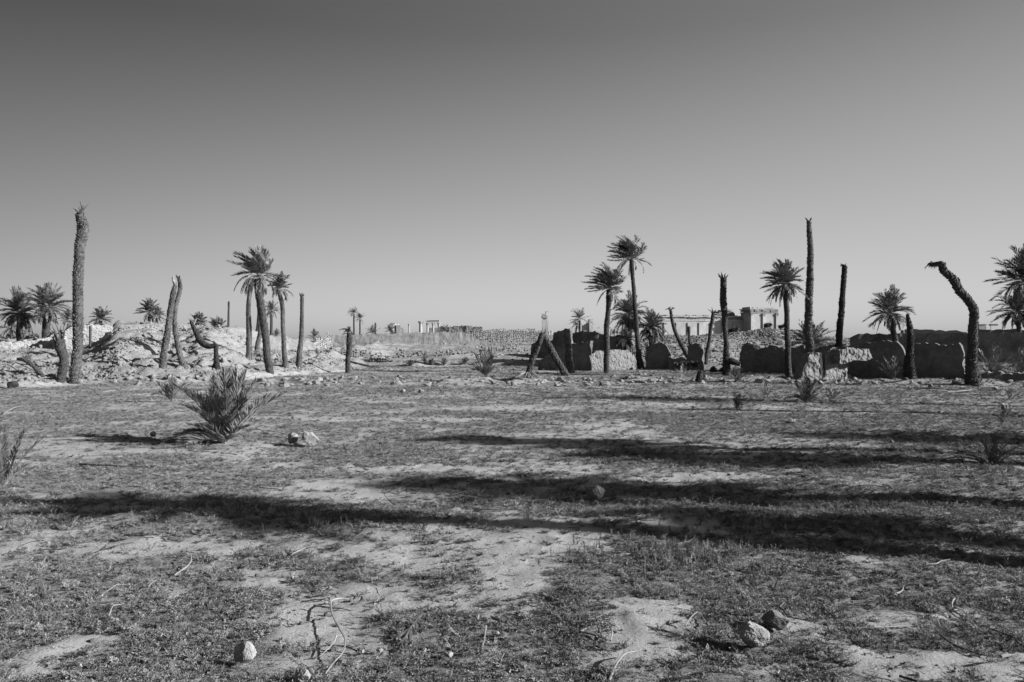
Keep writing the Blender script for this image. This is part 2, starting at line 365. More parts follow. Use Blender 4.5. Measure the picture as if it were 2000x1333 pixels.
def herb(rng, stems, leaves, rise, lw, ll, mname, mater):
    mb = MB()
    for k in range(stems):
        az = rng.uniform(0, 2 * np.pi); ln = rng.uniform(.45, 1.0); n = leaves
        t = np.sort(rng.uniform(.1, 1, n)); 
        hx = t * ln; z = rise * ln * np.sin(t * 1.7) * rng.uniform(.3, 1.2)
        c = az + rng.normal(0, .25) * t
        b = np.stack([np.cos(c) * hx, np.sin(c) * hx, z], 1)
        d = unit(np.stack([np.cos(c) * .5, np.sin(c) * .5, np.full(n, .5)], 1) + rng.normal(0, .55, (n, 3)))
        s = unit(np.cross(d, rng.normal(0, 1, (n, 3))))
        mb.add(*kites(b, d, s, ll * rng.uniform(.6, 1.4, n), lw * rng.uniform(.7, 1.3, n)))
        tp = np.stack([np.cos(c) * hx, np.sin(c) * hx, z], 1)[::3]
        if len(tp) > 1: mb.add(*tube(np.vstack([[0, 0, 0], tp]), .014, 3, False))
    return mesh_from(mb, mname, mater)
rng = np.random.default_rng(12)
herbs = variants('low_herb', [herb(rng, 14, 11, .5, .075, .17, 'low_herb', M['leaf']) for _ in range(5)] +
                 [herb(rng, 9, 10, .9, .06, .18, 'low_herb', M['leaf']) for _ in range(2)] +
                 [herb(rng, 10, 5, .5, .03, .34, 'low_herb', M['straw']) for _ in range(1)])
def bands(rng, spec, fn, xlo=-1.0, xhi=1.0):
    P = []
    for (y0, y1, dens) in spec:
        hw = .74 * y1 + 3.5; n = int((y1 - y0) * 2 * hw * dens)
        x = rng.uniform(-hw, hw, n); y = rng.uniform(y0, y1, n)
        k = (np.abs(x) < .74 * y + 3.5) & (rng.uniform(0, 1, n) < fn(x, y)); P.append(np.stack([x[k], y[k]], 1))
    return np.concatenate(P)
def lay(P, rng, s, tilt=.2, squash=(1, 1), sink=0.0):
    n = len(P); z = H(P[:,0], P[:,1])
    rot = np.stack([rng.normal(0, tilt, n), rng.normal(0, tilt, n), rng.uniform(0, 6.283, n)], 1)
    scl = np.stack([s, s, s * rng.uniform(squash[0], squash[1], n)], 1)
    return np.stack([P[:,0], P[:,1], z - sink * s], 1), rot, scl
P = bands(rng, [(2.6,5,1100),(5,8,650),(8,12,330),(12,18,150),(18,27,65),(27,36,32),(36,52,12)], cover)
s = rng.uniform(.018, .046, len(P)) * (1 + .9 * rng.uniform(0, 1, len(P)) ** 4) * np.interp(P[:,1], [4, 9, 18, 30, 50], [1, 1.15, 1.45, 1.8, 2.4])
idx = rng.choice(8, len(P), p=[.15,.15,.15,.15,.14,.1,.1,.06])
scatter('ground_cover', *lay(P, rng, s, squash=(.5, 1.2)), idx, herbs, 'dense low creeping herbs in patches over the sandy field', 'ground cover')

# taller seed stalks
def sprig(rng):
    mb = MB()
    for k in range(5):
        a = rng.uniform(0, 6.28); b = rng.uniform(0, .25); h = rng.uniform(.6, 1.1); t = np.linspace(0, 1, 6)
        p = np.stack([math.cos(a) * (b * t + .05), math.sin(a) * (b * t + .05), h * t], 1); mb.add(*tube(p, .012, 3, False))
        n = 26; q = rng.uniform(.15, 1, n); c = np.stack([math.cos(a) * (b * q + .05), math.sin(a) * (b * q + .05), h * q], 1)
        d = unit(rng.normal(0, 1, (n, 3)) + [0, 0, .6]); mb.add(*kites(c, d, unit(np.cross(d, rng.normal(0, 1, (n, 3)))), rng.uniform(.05, .12, n), np.full(n, .045)))
    return mesh_from(mb, 'sprig', M['leaf'])
sprigs = variants('sprig', [sprig(rng) for _ in range(5)])
Q = []
for cx, cy, rx, ry, nn in ((1330,1085,190,40,420), (560,1000,190,14,60), (610,1035,70,14,50), (1480,1040,140,14,80), (720,875,90,20,60), (300,1010,150,20,40), (60,1200,60,60,25), (1450,1180,150,60,60), (1700,1000,200,60,80)):
    for _ in range(nn):
        g = gp0(cx + rng.normal(0, .5) * rx, cy + rng.normal(0, .5) * ry); Q.append(g)
Q = np.array(Q); scatter('upright_herbs', *lay(Q, rng, rng.uniform(.035, .085, len(Q)), tilt=.12), rng.integers(0, 5, len(Q)), sprigs, 'thin upright weeds rising above the creeping herbs', 'weeds')

def rock_mesh(rng, sub=2, planes=9, amp=.08, flat=.75):
    bm = bmesh.new(); bmesh.ops.create_icosphere(bm, subdivisions=sub, radius=1.0)
    v = np.array([q.co[:] for q in bm.verts]); f = [[a.index for a in q.verts] for q in bm.faces]; bm.free()
    ks = rng.normal(0, 2.0, (6, 3)); ph = rng.uniform(0, 6, 6)
    v = v * (1 + amp * np.sin(v @ ks.T + ph).mean(1))[:, None] 
    for _ in range(planes):
        nrm = unit(rng.normal(0, 1, 3)); d = rng.uniform(.5, .85); e = v @ nrm - d
        v = v - np.where(e > 0, e, 0)[:, None] * nrm * .95
    v = v * np.array([1, rng.uniform(.65, .95), flat * rng.uniform(.75, 1.1)]) + rng.normal(0, .012, v.shape)
    return v, f
def rock_me(rng, m, **k):
    mb = MB(); v, f = rock_mesh(rng, **k); mb.add(v, f); return mesh_from(mb, 'rubble_stone', m)
stones = variants('rubble_stone', [rock_me(rng, M['stone']) for _ in range(7)] + [rock_me(rng, M['stone_grey']) for _ in range(2)])
stones_dark = variants('field_stone', [rock_me(rng, M['stone_grey']) for _ in range(6)])
pebbles = variants('pebble', [rock_me(rng, M['stone_grey'], sub=1) for _ in range(4)] + [rock_me(rng, M['stone'], sub=1) for _ in range(2)])

# rubble on the left heap
n = 110000; x = rng.uniform(-36, -8.5, n); y = rng.uniform(25, 49, n)
clump = sst(.35, .62, fbm(x * .45, y * .45, 51, 3))
dn = sst(.03, .25, heap(x, y)) * (.12 + .88 * clump) * np.interp(y, [25, 33, 48], [1, .8, .6])
dn = dn * (1 - .8 * sst(-19, -22, x) * sst(42, 44, y))
k = rng.uniform(0, 1, n) < dn; P = np.stack([x[k], y[k]], 1)
s = .022 + .062 * rng.pareto(3.0, len(P)).clip(0, 1.9)
scatter('left_rubble', *lay(P, rng, s, tilt=.6, squash=(.7, 1.2), sink=.15), rng.integers(0, 9, len(P)), stones, 'broken pale limestone rubble covering the sunlit heap', 'rubble').name = 'limestone_rubble'
# stones on the hill under the temple
n = 34000; x = rng.uniform(5, 30, n); y = rng.uniform(46.5, 62, n)
k = rng.uniform(0, 1, n) < sst(.05, .5, hill(x, y)) * (.3 + .7 * sst(.3, .5, fbm(x * .3, y * .3, 53, 3))) * .75; P = np.stack([x[k], y[k]], 1)
s = .05 + .07 * rng.pareto(3.5, len(P)).clip(0, 1.2)
scatter('hill_stones', *lay(P, rng, s, tilt=.6, squash=(.8, 1.3), sink=.1), rng.integers(0, 6, len(P)), stones_dark, 'grey stones littering the hillside below the temple wall', 'stones')
# debris bank along the field edge and terraces
n = 30000; x = rng.uniform(-13, 24, n); y = rng.uniform(29, 76, n)
bank = np.exp(-((y - 31.5 - 1.1 * np.sin(x * .25)) / 1.3) ** 2) * sst(.35, .6, fbm(x * .5, y * .3, 9)) + .25 * sst(.55, .7, fbm(x * .35, y * .35, 57, 3)) * sst(33, 40, y)
bank = bank + .5 * np.exp(-((y - 50.6) / .9) ** 2) * sst(.4, .6, fbm(x * .3, y * 0, 59)) + .6 * np.exp(-((y - 56) / 2.0) ** 2) * sst(.45, .6, fbm(x * .25, y * .3, 61)) + .4 * np.exp(-((y - 73) / 1.5) ** 2)
k = rng.uniform(0, 1, n) < bank * (1 - sst(12, 24, x) * .5) * .8; P = np.stack([x[k], y[k]], 1)
s = (.035 + .07 * rng.pareto(3.2, len(P)).clip(0, 1.6)) * np.interp(P[:,1], [30, 75], [1, 1.5])
scatter('stone_debris', *lay(P, rng, s, tilt=.6, squash=(.6, 1.1), sink=.15), rng.integers(0, 9, len(P)), stones, 'scattered stone debris banked along the far edge of the field', 'debris')
# gravel of the field
P = bands(rng, [(2.6,6,110),(6,12,30),(12,24,5),(24,34,2)], lambda x, y: .25 + .6 * (1 - cover(x, y)))
s = (.004 + .007 * rng.pareto(2.6, len(P)).clip(0, 3)) * np.interp(P[:,1], [4, 12, 30], [1, 1.5, 3])
scatter('gravel', *lay(P, rng, s, tilt=.5, sink=0), rng.integers(0, 6, len(P)), pebbles, 'fine gravel and crumbs of limestone scattered on the bare soil', 'gravel')
# twig litter
def twig(rng, m):
    n = 6; t = np.linspace(-1, 1, n); mb = MB(); b = rng.normal(0, .25)
    p = np.stack([t, b * t * t + rng.normal(0, .05, n), .10 + .12 * rng.uniform(0, 1) * t + rng.normal(0, .03, n)], 1)
    mb.add(*tube(p, np.linspace(.045, .02, n), 4))
    if rng.uniform() < .5: mb.add(*tube(np.stack([p[3], p[3] + [.3, .35, .15], p[3] + [.6, .5, .1]]), .018, 3))
    return mesh_from(mb, 'twig_bit', m)
twigs = variants('twig_bit', [twig(rng, M['twig']) for _ in range(4)] + [twig(rng, M['twig_dark']) for _ in range(5)])
P = bands(rng, [(2.6,5,55),(5,9,26),(9,16,8),(16,34,2.0)], lambda x, y: .5 + 0 * x)
s = (.025 + .035 * rng.pareto(2.8, len(P)).clip(0, 3)) * np.interp(P[:,1], [4, 12, 30], [1, 1.4, 3])
scatter('twig_litter', *lay(P, rng, s, tilt=.12, sink=-.08), rng.integers(0, 9, len(P)), twigs, 'short dry twigs and leaf scraps littered over the field', 'twig litter')

# ------------------------------------------------------------------ palms
def smooth_path(pts, rad, step):
    pts = np.asarray(pts, float); rad = np.asarray(rad, float); n = len(pts)
    seg = np.linalg.norm(np.diff(pts, axis=0), axis=1); u = np.concatenate([[0], np.cumsum(seg)])
    m = max(int(u[-1] / step), 4); q = np.linspace(0, u[-1], m)
    T = np.gradient(pts, u, axis=0) if n > 2 else np.repeat((pts[1:] - pts[:1]) / u[-1], 2, 0)
    i = np.clip(np.searchsorted(u, q, 'right') - 1, 0, n - 2); h = u[i + 1] - u[i]; t = ((q - u[i]) / h)[:, None]; h = h[:, None]
    out = (2*t**3-3*t**2+1)*pts[i] + (t**3-2*t**2+t)*h*T[i] + (-2*t**3+3*t**2)*pts[i+1] + (t**3-t**2)*h*T[i+1]
    return out, np.interp(q, u, rad), q
def trunk_mesh(mb, pts, rad, rng, boots=1.0, step=.09, rough=.06, flare=True):
    p, r, q = smooth_path(pts, rad, .05 if boots > .5 else .12)
    wob = 1 + rough * (vnoise(q * 3.1, q * 0 + rng.uniform(0, 99), 3) - .5) * 2 + rough * .8 * (vnoise(q * 11, q * 0, int(rng.integers(99))) - .5)
    r = r * wob; p = p + np.stack([vnoise(q * 1.3, q * 0, 7) - .5, vnoise(q * 1.3, q * 0, 8) - .5, q * 0], 1) * (r * .35)[:, None]
    N = 14; V, Q = tube(p, r * .94, N)
    mb.add(V, Q)
    # leaf-base boots: wedge scales set in a spiral
    t = unit(np.gradient(p, axis=0)); ref = np.array([0, 1.0, 0]); sx = unit(np.cross(t, ref)); ux = np.cross(sx, t)
    L = q[-1]; rows = int(L / step)
    B = []
    for k in range(rows):
        l = (k + .5) * step; na = max(6, int(2 * np.pi * np.interp(l, q, r) / .12)); a = (np.arange(na) + .5 * (k % 2) + rng.normal(0, .1, na)) / na * 2 * np.pi + k * .13
        B.append(np.stack([np.full(na, l) + rng.normal(0, .012, na), a], 1))
    B = np.concatenate(B); B = B[rng.uniform(0, 1, len(B)) < .93]; l = B[:, 0]; a = B[:, 1]; nb = len(B)
    def at(arr): return np.stack([np.interp(l, q, arr[:, j]) for j in range(3)], 1)
    c = at(p); T = unit(at(t)); S = unit(at(sx)); U = unit(at(ux)); rr = np.interp(l, q, r)
    n_ = S * np.cos(a)[:, None] + U * np.sin(a)[:, None]; g = np.cross(T, n_)
    wd = (.05 * rng.uniform(.8, 1.2, nb))[:, None]; out = (np.clip(rr * .22, .012, .045) * boots * rng.uniform(.4, 1.5, nb))[:, None]; up = (step * .75 * rng.uniform(.6, 1.3, nb))[:, None]
    sf = c + n_ * (rr * .92)[:, None]
    v = np.stack([sf - g*wd - T*up*.6, sf + g*wd - T*up*.6, sf + g*wd*.7 + T*up*.7, sf - g*wd*.7 + T*up*.7,
                  sf - g*wd*.5 + n_*out + T*up, sf + g*wd*.5 + n_*out + T*up], 1).reshape(-1, 3)
    b = (np.arange(nb) * 6)[:, None]
    F_ = np.concatenate([b + [0, 1, 5, 4], b + [3, 4, 5, 2]]); 
    mb.add(v, F_); mb.add(v[:0], []); 
    T3 = np.concatenate([b + [0, 4, 3], b + [1, 2, 5]]) + (mb.n - len(v)); mb.f.extend(T3.tolist())
    return p, r
def frond_geo(mb, path, ll, lw, pairs, rng, start=.12, rach=.012, vee=.35, droop=.25, ang=(58, 24)):
    path = np.asarray(path, float); n = len(path)
    seg = np.linalg.norm(np.diff(path, axis=0), axis=1); u = np.concatenate([[0], np.cumsum(seg)]) / max(seg.sum(), 1e-6)
    t = np.repeat(np.linspace(start, 1, pairs), 2) + rng.normal(0, .25 / pairs, pairs * 2); t = np.clip(t, .02, 1)
    P = np.stack([np.interp(t, u, path[:, j]) for j in range(3)], 1)
    D = unit(np.gradient(path, axis=0)); D = unit(np.stack([np.interp(t, u, D[:, j]) for j in range(3)], 1))
    up = np.array([0, 0, 1.0]); S = np.cross(D, up); bad = np.linalg.norm(S, axis=1) < .15; S[bad] += [.3, .1, 0]; S = unit(S); U = np.cross(S, D)
    sg = np.tile([1.0, -1.0], pairs)
    a = np.radians(np.interp(t, [0, 1], ang)) * rng.uniform(.85, 1.15, len(t))
    d = unit(D * np.cos(a)[:, None] + S * (sg * np.sin(a))[:, None] + U * (vee * rng.uniform(.5, 1.5, len(t)))[:, None] - up * (droop * rng.uniform(.2, 1.6, len(t)))[:, None] + rng.normal(0, .06, P.shape))
    L = ll * (.45 + .55 * np.sin(np.pi * np.clip(t, 0, 1) ** .85)) * rng.uniform(.8, 1.15, len(t)); W = lw * rng.uniform(.7, 1.2, len(t)) 
    side = unit(np.cross(d, U + rng.normal(0, .4, P.shape)))
    mb.add(*kites(P, d, side, L, W))
    mb.add(*tube(path, np.linspace(rach, rach * .3, n), 4, False))
def arc(c, az, el, ln, droop, wind, n=9, curl=1.0):
    d = np.array([math.cos(el) * math.cos(az), math.cos(el) * math.sin(az), math.sin(el)]); p = [np.array(c, float)]; st = ln / (n - 1)
    for k in range(n - 1):
        f = (k + 1) / n
        d = d + np.array([wind[0], wind[1], wind[2] - droop]) * f * st / max(ln, .1) * 2.2
        d = d / np.linalg.norm(d); p.append(p[-1] + d * st)
    return np.array(p)
def crown(parent, c, r, rng, n=38, wind=(-.35, 0, 0), droop=.55, m='frond', emin=-15, emax=82, lw=None, pairs=26, hang=6, hangm='dead', name='crown'):
    lw = (lw or max(.032, r * .021)) * 1.08; n = int(n * 1.15); hang = int(hang * 1.6); mb = MB()
    for k in range(n):
        f = (k + .5) / n; el = R(emin - 14 + (emax - emin + 14) * f ** .85 + rng.normal(0, 9)); az = k * 2.39996 + rng.normal(0, .25)
        ln = r * rng.uniform(.68, 1.14) * (1.0 - .12 * f)
        frond_geo(mb, arc(np.array(c) + [0, 0, rng.uniform(-.05, .12)], az, el, ln, droop * rng.choice([.5, .8, 1.1, 1.7], p=[.25,.3,.3,.15]) * rng.uniform(.8, 1.2), np.array(wind) * rng.uniform(.4, 1.6)), r * .27, lw, pairs, rng, start=.16, rach=r * .008)
    o = mb.build(name, M[m], parent)
    if hang:
        mb = MB()
        for k in range(hang):
            az = rng.uniform(0, 6.28); a = arc(np.array(c) - [0, 0, .05], az, R(rng.uniform(-30, 15)), r * rng.uniform(.6, 1.0), 2.6, np.array(wind) * .4)
            frond_geo(mb, a, r * .16, lw * .8, int(pairs * .7), rng, start=.3, rach=r * .01, vee=0, droop=.7)
        mb.build('dead_fronds', M[hangm], parent)
    return o
def stubs(parent, c, r, rng, n=9, ln=.35, m='bark', up=.7, bias=(0, 0, 0), name='frond_stubs'):
    mb = MB()
    for k in range(n):
        az = rng.uniform(0, 6.28); d = np.array([math.cos(az) * (1 - up), math.sin(az) * (1 - up), up * rng.uniform(.5, 1.2)]) + np.array(bias); d /= np.linalg.norm(d)
        b = np.array(c) + np.array([math.cos(az), math.sin(az), 0]) * r * .6; l = ln * rng.uniform(.4, 1.2)
        mb.add(*tube(np.stack([b - d * .15, b + d * l * .5, b + d * l + rng.normal(0, .05, 3)]), [.05, .03, .008], 4))
    return mb.build(name, M[m], parent)
PALMS = {}
def palm(label, pts, wid, Y=None, cat='palm tree', name='palm_tree', group=None, boots=1.0, m='bark', seed=None, crown_=None, stub=None, step=.075, ground=True, extra=None):
    """pts: centre line from base to top in photo pixels; wid: widths in photo pixels"""
    sd = seed if seed is not None else int(abs(hash_(label)) % 100000); rng = np.random.default_rng(sd)
    if Y is None: g = gpix(*pts[0]); Y = g.y
    W = [wp(px, py, Y) for px, py in pts]
    b = W[0].copy(); 
    zb = h1(b.x, Y); rad = [q / 2 * .9 * Y / F for q in wid]
    if ground:
        if b.z > zb + .12: W.insert(0, Vector((b.x, Y, zb - .12))); rad.insert(0, rad[0] * 1.05)
        else: W[0].z = zb - .12
    t = empty(name, (W[0].x, Y, zb)); tag(t, label, cat, group)
    mb = MB(); far = Y > 60
    jit = np.array([[0, rng.normal(0, .02) * k, 0] for k in range(len(W))])
    p, r = trunk_mesh(mb, np.array([v[:] for v in W]) + jit, rad, rng, boots=boots if not far else .5, step=step if not far else .16)
    mb.build('trunk', M[m], t)
    top = p[-1]
    if crown_:
        k = dict(crown_); rp = k.pop('r'); k.setdefault('pairs', 40 if not far else 18)
        c = wp(*k.pop('at'), Y) if 'at' in k else Vector(top)
        crown(t, c, rp * Y / F, rng, **k)
    if stub:
        stubs(t, top, r[-1], rng, **stub)
    if extra: extra(t, top, r[-1], rng, Y)
    return t
def hash_(s):
    h = 7
    for ch in s: h = (h * 131 + ord(ch)) % 1000003
    return h
BG = 'small living palms on the skyline'
# --- left side
palm('tallest bare palm trunk on the left, standing at the foot of the pale rubble heap', [(149,747),(149,735),(149,700),(151,600),(153,500),(154,440),(155,418)], [30,23,20,20,20,22,15], boots=1.2, m='bark_pale', name='dead_palm_trunk', cat='palm trunk', stub=dict(n=7, ln=.4))
def bent_leaves(t, top, r, rng, Y):
    mb = MB()
    for dx, dy, h in ((-18, 15, -8), (-10, 30, 0), (14, 28, 4), (12, 38, 0)):
        a = np.array(wp(153, 420 + abs(dy) * .5 if dx > 0 else 422, Y)); b = np.array(wp(153 + dx, 420 + dy, Y)); m_ = (a + b) / 2 + [0, 0, .1]
        mb.add(*tube(np.stack([a, m_, b]), [.03, .022, .01], 4))
palm('thick short split stump with torn top beside the tallest left trunk', [(118,745),(124,722),(126,700),(121,680),(118,664)], [22,17,19,21,20], boots=.8, m='bark', name='dead_palm_trunk', cat='palm stump', stub=dict(n=10, ln=.5, up=.8))
palm('left one of two crossed bare trunks, leaning right over the rubble', [(318,720),(321,690),(327,650),(332,600),(338,570),(340,556)], [16,14,12.5,11.5,10.5,7], m='bark_pale', name='dead_palm_trunk', cat='palm trunk', boots=1.1, stub=dict(n=8, ln=.35, m='dead'))
palm('right one of two crossed bare trunks, thinner and curving at its foot', [(363,718),(354,700),(347,680),(343,645),(343,600),(347,560),(349,545)], [17,12,10,9,9,8.5,8.5], m='bark_pale', name='dead_palm_trunk', cat='palm trunk', boots=1.1, stub=dict(n=5, ln=.2))
palm('large palm with ragged wind-torn crown left of centre on leaning trunk', [(529,728),(522,690),(515,640),(508,590),(504,545)], [15,15,15,16,16], boots=1.0, crown_=dict(r=62, at=(503,537), n=30, wind=(-.85,0,.3), droop=.4, emin=5, emax=88, hang=12, hangm='frond'))
palm('slim bare trunk just left of the large ragged palm, its top hidden in the crown', [(486,729),(487,690),(485,640),(486,590),(492,545)], [17,12,11,10,9], Y=39.5, m='bark_pale', name='dead_palm_trunk', cat='palm trunk', boots=.7)
palm('slim pale trunk behind the leaning trunk of the large ragged palm', [(511,718),(508,690),(507,650),(505,600)], [13,10,9,8], Y=46, m='bark_pale', name='dead_palm_trunk', cat='palm trunk', boots=.6)
palm('slender palm with small crown right of the large ragged palm', [(559,717),(556,690),(552,640),(550,600),(546,565)], [14,10,9,9,8], m='bark_pale', boots=.9, crown_=dict(r=30, at=(546,564), n=24, wind=(-.5,0,.1), droop=.5, hang=8, emin=-5, emax=86, hangm='dead'))
palm('straight bare trunk standing alone right of the slender palm', [(584,717),(586,690),(588,640),(590,579)], [14,11,9,7], m='bark_pale', name='dead_palm_trunk', cat='palm trunk', boots=.9, stub=dict(n=5, ln=.18))
palm('short dark burnt stump with a drooping tuft left of the long mud wall', [(680,729),(680,700),(682,670),(682,650)], [12,10,12,11], m='bark', name='dead_palm_trunk', cat='palm stump', boots=1.1, crown_=dict(r=17, at=(680,650), n=9, wind=(-1.2,0,-.4), droop=1.2, hang=0, emin=20, emax=60, m='frond_dark'))
# --- bent and broken trunk on the heap
def broken_arch():
    g = gpix(423, 722); Y = g.y; t = empty('broken_palm_trunk', g); tag(t, 'charred trunk broken into an arch on the rubble heap', 'palm trunk')
    rng = np.random.default_rng(8); mb = MB()
    trunk_mesh(mb, [wp(425,726,Y), wp(423,700,Y), wp(422,672,Y)], [.14,.10,.08], rng, boots=.8); mb.build('trunk', M['char'], t)
    mb = MB(); trunk_mesh(mb, [wp(422,673,Y), wp(413,677,Y), wp(401,674,Y), wp(391,664,Y), wp(384,651,Y), wp(376,636,Y), wp(371,625,Y)], [.08,.11,.13,.13,.11,.07,.03], rng, boots=.5); mb.build('bent_trunk', M['char'], t)
    mb = MB(); mb.add(*tube([wp(421,708,Y), wp(416,718,Y), wp(412,727,Y)], [.08,.07,.04], 6)); mb.build('root_spur', M['char'], t)
    mb = MB()
    for k in range(7):
        mb.add(*tube([wp(377,638,Y), wp(372 + 2 * k, 628 - k, Y), wp(366 + 4 * k, 619 + k, Y)], [.03,.02,.008], 4))
    mb.build('frond_stubs', M['dead'], t)
broken_arch()
# --- centre
def roots(t, top, r, rng, Y):
    mb = MB(); b = np.array(t.location)
    for k in range(16):
        a = rng.uniform(3.5, 6.0); l = rng.uniform(.4, .95)
        mb.add(*tube(np.stack([b + [0, 0, .25], b + [math.cos(a) * l * .5, math.sin(a) * l * .5, .16], b + [math.cos(a) * l, math.sin(a) * l, .02]]), [.02, .016, .006], 4))
    mb.build('dead_fronds', M['dead'], t)
palm('left leg of the two trunks leaning together like a tent', [(1031,738),(1036,718),(1043,695),(1051,672),(1058,654)], [16,12,13,13,10], m='bark', name='dead_palm_trunk', cat='palm trunk', boots=1.2, stub=dict(n=4, ln=.15), extra=roots)
palm('right leg of the two trunks leaning together like a tent', [(1108,734),(1094,712),(1080,690),(1069,670),(1060,652)], [18,14,14,13,11], m='bark', name='dead_palm_trunk', cat='palm trunk', boots=1.2, stub=dict(n=6, ln=.2))
palm('stout bare stump just right of the leaning tent of trunks', [(1115,724),(1112,700),(1109,672),(1107,643)], [17,14,14,12], Y=39.5, m='bark_pale', name='dead_palm_trunk', cat='palm stump', boots=1.3)
palm('palm with fronds blown left, the shorter of the tall pair right of centre', [(1185,729),(1185,690),(1185,640),(1188,600),(1190,566)], [12,12,12,11,12], m='bark', boots=.8, crown_=dict(r=50, at=(1190,563), n=40, wind=(-1.5,0,.4), droop=.45, hang=5, hangm='frond', emin=-10, emax=86))
palm('tallest living palm, its crown swept left on a slightly curved trunk', [(1254,722),(1248,695),(1244,650),(1240,600),(1237,550),(1232,505)], [18,12,10,9,8,9], m='bark', boots=.9, crown_=dict(r=48, at=(1231,506), n=40, wind=(-1.8,0,.6), droop=.4, hang=6, hangm='frond', emin=5, emax=88))
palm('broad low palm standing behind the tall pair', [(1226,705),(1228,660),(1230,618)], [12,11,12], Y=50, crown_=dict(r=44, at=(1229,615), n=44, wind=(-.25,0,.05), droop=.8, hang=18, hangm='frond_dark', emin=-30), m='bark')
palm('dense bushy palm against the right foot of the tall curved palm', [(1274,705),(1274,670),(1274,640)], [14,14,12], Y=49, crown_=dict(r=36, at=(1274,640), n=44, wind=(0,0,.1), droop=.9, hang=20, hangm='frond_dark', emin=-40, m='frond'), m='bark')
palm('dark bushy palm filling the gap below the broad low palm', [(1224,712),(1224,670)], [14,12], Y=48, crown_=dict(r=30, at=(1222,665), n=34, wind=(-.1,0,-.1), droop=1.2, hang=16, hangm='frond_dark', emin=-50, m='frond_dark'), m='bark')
palm('small windswept palm left of the ruined stone tower', [(1132,665),(1132,640),(1132,626)], [5,4,4], Y=72, m='bark', crown_=dict(r=23, at=(1131,623), n=26, wind=(-.9,0,.2), droop=.4, hang=4, emin=-20, m='frond'))
palm('shorter palm trunk beside the small windswept palm', [(1122,665),(1125,648),(1127,636)], [5,4,4], Y=73, m='bark', crown_=dict(r=14, at=(1126,636), n=14, wind=(-.9,0,-.2), droop=.7, hang=2, emin=-20, m='frond'))
# --- right, bare trunks
def hook(dx, dy):
    def f(t, top, r, rng, Y):
        mb = MB(); s = Y / F; a = np.array(top)
        mb.add(*tube(np.stack([a - [0,0,.1], a + [-dx*.4*s, 0, 2*s], a + [-dx*s, 0, -dy*s]]), [r*.9, r*.5, .01], 5))
        for k in range(5): mb.add(*tube(np.stack([a, a + [rng.normal(0,4)*s, 0, 3*s], a + [rng.normal(0,3)*s, rng.normal(0,.06), rng.uniform(0,6)*s]]), [.04,.03,.008], 4))
        mb.build('frond_stubs', M['bark'], t)
    return f
palm('bare trunk curving up to the left in front of the stony hill', [(1359,713),(1345,697),(1328,668),(1315,632),(1309,605)], [14,11,9,7,6], m='bark', name='dead_palm_trunk', cat='palm trunk', boots=.6, extra=hook(11, 1))
palm('shortest thin bare trunk rising from the foot of the curved trunk', [(1357,709),(1351,695),(1347,670),(1346,638)], [9,6,5,6], m='bark', name='dead_palm_trunk', cat='palm trunk', boots=.6)
palm('thin bare trunk leaning slightly right with a ragged tip, below the temple', [(1378,712),(1382,685),(1388,645),(1392,613)], [10,8,7,8], m='bark', name='dead_palm_trunk', cat='palm trunk', boots=.6, stub=dict(n=10, ln=.28))
def rootlog(t, top, r, rng, Y):
    mb = MB(); trunk_mesh(mb, [wp(1418,704,Y-.1), wp(1432,707,Y-.2), wp(1446,712,Y-.3)], [.16,.16,.09], rng, boots=.5); mb.build('fallen_limb', M['char'], t)
palm('bare trunk with thick shaggy head and a side limb, between hill and mud wall', [(1421,734),(1419,700),(1417,660),(1415,620),(1413,590),(1412,546)], [20,14,10,11,14,13], m='bark', name='dead_palm_trunk', cat='palm trunk', boots=1.2, stub=dict(n=16, ln=.32), extra=rootlog)
palm('small charred cone-shaped stump standing in the field', [(1366,750),(1366,738),(1366,724)], [17,12,4], m='char', name='dead_palm_trunk', cat='palm stump', boots=1.3)
palm('full-crowned palm right of the temple ruin', [(1541,736),(1539,700),(1537,650),(1535,600),(1532,560)], [15,13,12,11,12], m='bark', boots=.7, crown_=dict(r=50, at=(1531,556), n=44, wind=(-.35,0,.12), droop=.6, hang=10, hangm='frond', emin=-15, emax=86))
palm('tallest bare trunk on the right rising above the lumpy wall', [(1583,712),(1582,690),(1580,640),(1579,560),(1579,490),(1579,432)], [16,15,15,14,12,9], Y=37, m='bark_pale', name='dead_palm_trunk', cat='palm trunk', boots=1.3, stub=dict(n=3, ln=.2, m='char'))
palm('low palm with feathery crown behind the tallest right trunk', [(1580,715),(1580,690),(1580,668)], [14,13,12], Y=41, crown_=dict(r=52, at=(1580,672), n=40, wind=(0,0,.1), droop=.5, hang=10, hangm='dead', emin=-15, emax=80, m='frond'), m='bark')
palm('dark bare trunk leaning right behind the lumpy wall', [(1633,700),(1636,675),(1641,630),(1646,575),(1651,519)], [14,13,13,11,10], Y=38, m='char', name='dead_palm_trunk', cat='palm trunk', boots=1.3, stub=dict(n=8, ln=.2, up=.3, m='char'))
palm('palm with spreading star-like crown above the dark mud wall', [(1750,700),(1748,665),(1744,640),(1740,615)], [14,12,11,12], Y=42, m='bark', crown_=dict(r=53, at=(1739,612), n=46, wind=(-.05,0,0), droop=.6, hang=9, hangm='frond', emin=-18, emax=88, lw=.03))
palm('dark pointed bare trunk between two pieces of mud wall', [(1778,741),(1777,715),(1776,680),(1776,640),(1775,613)], [30,20,13,12,4], m='char', name='dead_palm_trunk', cat='palm trunk', boots=1.2)
